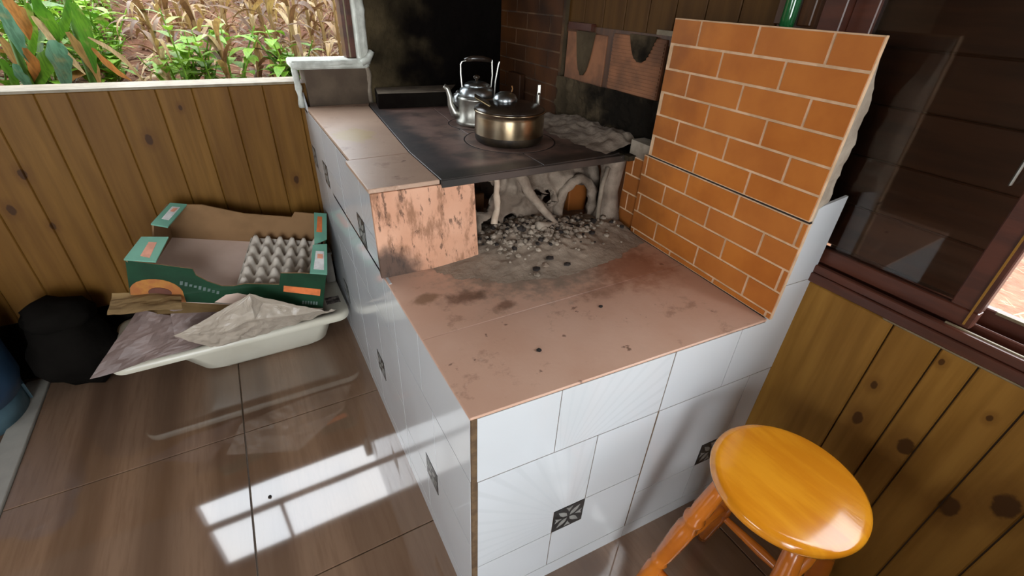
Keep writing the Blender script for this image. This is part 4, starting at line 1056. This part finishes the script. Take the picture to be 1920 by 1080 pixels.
def blade(p, d, L, wd, droop, curl=0., n=7, fold=.25):
    """leaf blade arching from p in heading d; returns verts, faces"""
    V = []; F = []; q = Vector(p); ang = d[1]; side = Vector((-sin(d[0]), cos(d[0]), 0)); h = d[0]
    for k in range(n+1):
        t_ = k/n; wv = wd*(.45+1.1*t_ if t_ < .35 else (1-((t_-.35)/.65)**1.7)*.835+.001)
        up = Vector((0, 0, 1)); fo = wv*fold
        s2 = (side*cos(curl*t_)+up*sin(curl*t_))
        V += [q-s2*wv+Vector((0, 0, fo)), q.copy(), q+s2*wv+Vector((0, 0, fo))]
        el = ang-droop*t_; q = q+Vector((cos(h)*cos(el), sin(h)*cos(el), sin(el)))*(L/n)
    for k in range(n):
        for j in range(2): F.append((3*k+j, 3*k+j+1, 3*k+4+j, 3*k+3+j))
    return V, F
def corn(x, y, H, label, kinds, group=None, nl=8, dense_=1., wd=.035, z0=None, name='corn_plant', leafL=.6, start=.1):
    z = hz_(x, y)-.02 if z0 is None else z0
    e = empty(name, (x, y, z), label, 'corn', group)
    lean = (random.uniform(-.12, .12), random.uniform(-.12, .12))
    def P(t_): return Vector((lean[0]*t_*t_*H, lean[1]*t_*t_*H, H*t_))
    mesh_obj('stalk', *tube_vf([P(k/6) for k in range(7)], [.013*(1-.5*k/6) for k in range(7)], 7), M[kinds[0]], e)
    h0 = random.uniform(0, pi)
    for k in range(nl):
        t_ = start+(.98-start)*k/nl; p = P(t_); hd = h0+pi*(k % 2)+random.uniform(-.6, .6)
        mm = M[random.choice(kinds)]
        mesh_obj('leaf', *blade(p, (hd, random.uniform(.7, 1.25)), leafL*random.uniform(.7, 1.1), wd*random.uniform(.7, 1.2), random.uniform(1.3, 2.6), random.uniform(-.8, .8)), mm, e, smooth=True)
    return e
GRN = ['leaf_green', 'leaf_green', 'leaf_blue', 'leaf_dry']; MIX = ['leaf_green', 'leaf_orange', 'leaf_dry', 'leaf_blue', 'leaf_green']; DRY = ['leaf_dry', 'leaf_dry2', 'leaf_pale', 'leaf_dry2']
NEAR = [
    ('leaf_green', 0.029, [(-0.769, 2.050, 1.230), (-0.771, 2.080, 1.171), (-0.768, 2.110, 1.127), (-0.770, 2.140, 1.070)]),
    ('leaf_green', 0.017, [(-0.667, 2.070, 1.233), (-0.705, 2.100, 1.163), (-0.747, 2.130, 1.107), (-0.776, 2.160, 1.065)]),
    ('leaf_blue', 0.040, [(-0.731, 1.950, 1.087), (-0.758, 1.980, 1.049), (-0.769, 2.010, 0.992), (-0.789, 2.040, 0.909)]),
    ('leaf_green', 0.034, [(-0.742, 2.000, 1.074), (-0.795, 2.030, 1.027), (-0.849, 2.060, 0.969), (-0.905, 2.090, 0.900)]),
    ('leaf_blue', 0.026, [(-0.850, 1.950, 1.214), (-0.852, 1.980, 1.142), (-0.858, 2.010, 1.073), (-0.859, 2.040, 1.012)]),
    ('leaf_orange', 0.034, [(-0.867, 2.100, 1.226), (-0.865, 2.130, 1.184), (-0.857, 2.160, 1.140), (-0.865, 2.190, 1.075)]),
    ('leaf_orange', 0.014, [(-0.651, 2.000, 1.064), (-0.635, 2.030, 1.015), (-0.605, 2.060, 0.962), (-0.577, 2.090, 0.933)]),
    ('leaf_green', 0.029, [(-0.653, 1.980, 1.211), (-0.656, 2.010, 1.151), (-0.666, 2.040, 1.070), (-0.682, 2.070, 0.967)]),
    ('leaf_pale', 0.011, [(-0.650, 2.000, 1.100), (-0.604, 2.030, 1.057), (-0.566, 2.060, 1.000), (-0.533, 2.090, 0.914)]),
    ('leaf_orange', 0.023, [(-0.845, 2.000, 1.065), (-0.850, 2.030, 1.018), (-0.865, 2.060, 0.969), (-0.898, 2.090, 0.919)]),
    ('leaf_pale', 0.020, [(-0.806, 2.100, 1.161), (-0.790, 2.130, 1.098), (-0.768, 2.160, 1.021), (-0.739, 2.190, 0.948)]),
    ('leaf_dry', 0.023, [(-0.715, 2.050, 1.113), (-0.704, 2.080, 1.048), (-0.692, 2.110, 0.977), (-0.699, 2.140, 0.892)]),
    ('leaf_blue', 0.020, [(-0.868, 1.920, 1.023), (-0.880, 1.950, 0.985), (-0.880, 1.980, 0.945), (-0.891, 2.010, 0.894)]),
    ('leaf_dry', 0.023, [(-0.922, 2.100, 1.091), (-0.922, 2.130, 1.036), (-0.921, 2.160, 0.957), (-0.932, 2.190, 0.884)]),
    ('leaf_green', 0.020, [(-0.815, 2.150, 1.201), (-0.838, 2.180, 1.139), (-0.866, 2.210, 1.064), (-0.911, 2.240, 0.986)]),
    ('leaf_green', 0.020, [(-0.909, 1.950, 1.037), (-0.914, 1.980, 0.999), (-0.918, 2.010, 0.960), (-0.944, 2.040, 0.891)]),
]
def ribbon(pts, wd, n=12, fold=.5):
    pts = [Vector(p) for p in pts]; V = []; F = []
    def cr(t_):
        t_ *= len(pts)-1; i = min(int(t_), len(pts)-2); f_ = t_-i
        a, b, c_, d = pts[max(i-1, 0)], pts[i], pts[i+1], pts[min(i+2, len(pts)-1)]
        return .5*((2*b)+(-a+c_)*f_+(2*a-5*b+4*c_-d)*f_*f_+(-a+3*b-3*c_+d)*f_**3)
    for k in range(n+1):
        t_ = k/n; p = cr(t_); tg = (cr(min(1, t_+.05))-cr(max(0, t_-.05))).normalized()
        sd = tg.cross(Vector((.15, 1, .25))).normalized(); w_ = wd*.88*max(.10, sin(pi*(.10+.86*t_))**1.1)*(1+.12*sin(t_*19+wd*900)); up = sd.cross(tg)
        V += [p-sd*w_+up*w_*fold, p, p+sd*w_+up*w_*fold]
    for k in range(n):
        for j in range(2): F.append((3*k+j, 3*k+j+1, 3*k+4+j, 3*k+3+j))
    return V, F
nc = [empty('corn_plant', (-.90, 2.06, hz_(-.90, 2.06)-.02), 'green corn plant with hanging green and bluish leaves in the window left corner', 'corn'),
      empty('corn_plant', (-.72, 2.12, hz_(-.72, 2.12)-.02), 'corn plant with dark green, tan and orange leaves, right of the corner one', 'corn')]
for e_, xx in ((nc[0], -.90), (nc[1], -.72)):
    zz = e_.location.z; yy = e_.location.y
    mesh_obj('stalk', *tube_vf([(xx, yy, zz), (xx+.01, yy+.01, zz+.35), (xx+.04, yy+.02, zz+.75)], [.014, .012, .009], 8), M['leaf_green'], e_, world=True, smooth=True)
for mm, wd_, pts_ in NEAR:
    e_ = nc[0] if pts_[2][0] < -.80 else nc[1]
    mesh_obj('leaf', *ribbon(pts_, wd_), M[mm], e_, world=True, smooth=True)
corn(-1.35, 2.35, 1.0, 'tall green corn plant with bluish leaf, just outside the window left edge', MIX, nl=10, wd=.045)
corn(-1.25, 2.60, .85, 'green corn plant with orange dying leaves behind the corner plant', MIX, nl=10, wd=.045)
corn(-.95, 2.55, .65, 'corn plant with a drooping orange leaf behind the near corn', MIX, nl=8, wd=.042)
corn(-1.62, 2.8, 1.1, 'green corn plant behind the others at left edge', GRN, nl=9, wd=.045)
corn(-1.25, 3.0, 1.0, 'half-dry corn plant behind the near green ones', MIX, nl=9, wd=.04)
# dry corn stubble field (right two thirds)
def copy_tree(o, parent=None):
    c = o.copy(); C.objects.link(c); c.parent = parent
    for chd in list(o.children): copy_tree(chd, c)
    return c
protos = [corn(0, 0, h_, 'withered tan corn stalk with hanging dry leaves on the red slope', DRY, 'dry corn stalks on the slope outside the back window', nl=nl_+4, wd=.016, z0=0, name='dry_corn_stalk', leafL=.27, start=.03)
          for h_, nl_ in ((.55, 11), (.42, 10), (.7, 12))]
for p_ in protos: 
    for c_ in p_.children: pass
random.seed(8); cnt = 0
spots = []
for r in range(11):
    yy = 2.35+r*.34
    for q in range(15):
        xx = -.42-r*.10+q*.115*(1+r*.20)+random.uniform(-.06, .06)
        if q < 4 and random.random() < .5 and r < 4: continue
        spots.append((xx, yy+random.uniform(-.14, .14)))
for i, (x, y) in enumerate(spots):
    b = protos[i % 3]; o = b if i < 3 else copy_tree(b)
    o.location = (x, y, hz_(x, y)-.01); o.rotation_euler = (random.uniform(-.12, .12), random.uniform(-.12, .12), random.uniform(0, 6.3)); s2 = random.uniform(.75, 1.25); o.scale = (s2, s2, s2)
    zn = ('nearest the window' if y < 3.1 else 'in the middle rows' if y < 4.3 else 'in the far rows'); sd = x/(y+.5)
    zs = ('left part among weeds' if sd < -.13 else 'centre' if sd < .02 else 'right part by the window jamb')
    o['label'] = 'withered tan corn stalk '+zn+', '+zs; o['group'] = 'dry corn stalks '+zn+', '+zs.split(',')[0]
# weeds
def weed(x, y, H, label, mat, group, nl=26, broad=.03, z=None):
    e = empty('weed', (x, y, z if z is not None else hz_(x, y)-.01), label, 'weed', group)
    parts = []
    for s in range(4):
        hd = random.uniform(0, 6.3); tip = Vector((cos(hd)*.12, sin(hd)*.12, H*random.uniform(.7, 1)))
        parts.append(tube_vf([(0, 0, 0), tip*.5+Vector((0, 0, .03)), tip], [.004, .003, .002], 5))
        for k in range(nl//4):
            t_ = .2+.8*k/(nl//4); p = tip*t_+Vector((0, 0, .03*sin(pi*t_)))
            h2 = random.uniform(0, 6.3)
            mesh_obj('leaf', *blade(p, (h2, random.uniform(-.1, .8)), broad*3*random.uniform(.7, 1.2), broad*random.uniform(.8, 1.2), .9, 0, 4, .15), mat, e, smooth=True)
    mesh_obj('stem', *merge(parts), mat, e)
    return e
random.seed(14)
wp = [weed(0, 0, .30, 'bright green broad-leaved weed clump on the slope left of the dry stalks', M['weed'], 'bright green weeds on the slope', 28, .026, 0),
      weed(0, 0, .22, 'bright green broad-leaved weed clump on the slope left of the dry stalks', M['weed'], 'bright green weeds on the slope', 24, .030, 0)]
wsp = []
for k in range(46):
    y = random.uniform(2.5, 5.6); x = random.uniform(-1.35-.30*(y-2.5), -.60-.12*(y-2.5)); wsp.append((x, y))
for k in range(8): wsp.append((random.uniform(-.5, .1), random.uniform(2.3, 2.5)))
for i, (x, y) in enumerate(wsp):
    b = wp[i % 2]; o = b if i < 2 else copy_tree(b)
    o.location = (x, y, hz_(x, y)-.01); o.rotation_euler = (0, 0, random.uniform(0, 6.3)); s2 = random.uniform(.8, 1.5); o.scale = (s2, s2, s2)
    zn = 'at the foot of the window centre' if i >= 46 else 'nearest the window, left side' if y < 3.4 else 'halfway up the slope, left side' if y < 4.5 else 'high on the slope, left side'
    o['label'] = 'bright green broad-leaved weed clump '+zn; o['group'] = 'green weeds '+zn
# upright leafy bean-like weed in the middle of the window
for (x, y, lb, H) in ((-.40, 2.20, 'upright leafy green weed in the middle of the back window view', .50), (-.31, 2.28, 'shorter leafy green weed right beside the upright one', .40)):
    e = empty('upright_weed', (x, y, hz_(x, y)-.01), lb, 'weed'); 
    mesh_obj('stem', *tube_vf([(0, 0, 0), (.01, 0, H*.5), (-.01, 0, H)], [.005, .004, .002], 6), M['weed'], e)
    for k in range(16):
        t_ = .15+.85*k/16; hd = k*2.3
        mesh_obj('leaf', *blade((0, 0, H*t_), (hd, .5), .10, .026, .8, 0, 5, .15), M['weed' if k % 3 else 'weed2'], e, smooth=True)
# leaf litter (uncountable)
random.seed(31); P1 = []; P2 = []
for k in range(8000):
    y = 2.0+4.5*random.random()**1.5; x = random.uniform(-2.6-.4*(y-2), 1.4+.2*(y-2)); z = hz_(x, y)+random.uniform(0, .03)
    vf = blade((x, y, z), (random.uniform(0, 6.3), random.uniform(-.2, .7)), random.uniform(.06, .24), random.uniform(.004, .014), random.uniform(-.4, 1.2), 0, 3, .2)
    (P1 if k % 2 else P2).append(vf)
tag(mesh_obj('dry_leaf_litter', *merge(P1), M['leaf_pale']), 'pale dry leaf litter strewn over the red slope', 'leaf litter', kind='stuff')
tag(mesh_obj('dry_leaf_litter', *merge(P2), M['leaf_dry2']), 'brown dry leaf litter strewn over the red slope', 'leaf litter', kind='stuff')
P1 = []
for k in range(1600):
    x = random.uniform(1.0, 4.5); y = random.uniform(-2.2, .6)
    P1.append(blade((x, y, .07+random.uniform(0, .03)), (random.uniform(0, 6.3), random.uniform(-.1, .4)), random.uniform(.03, .13), random.uniform(.003, .009), random.uniform(-.4, .9), 0, 3, .2))
tag(mesh_obj('yard_straw', *merge(P1), M['leaf_pale']), 'pale straw bits scattered on the red yard outside the side window', 'straw', kind='stuff')
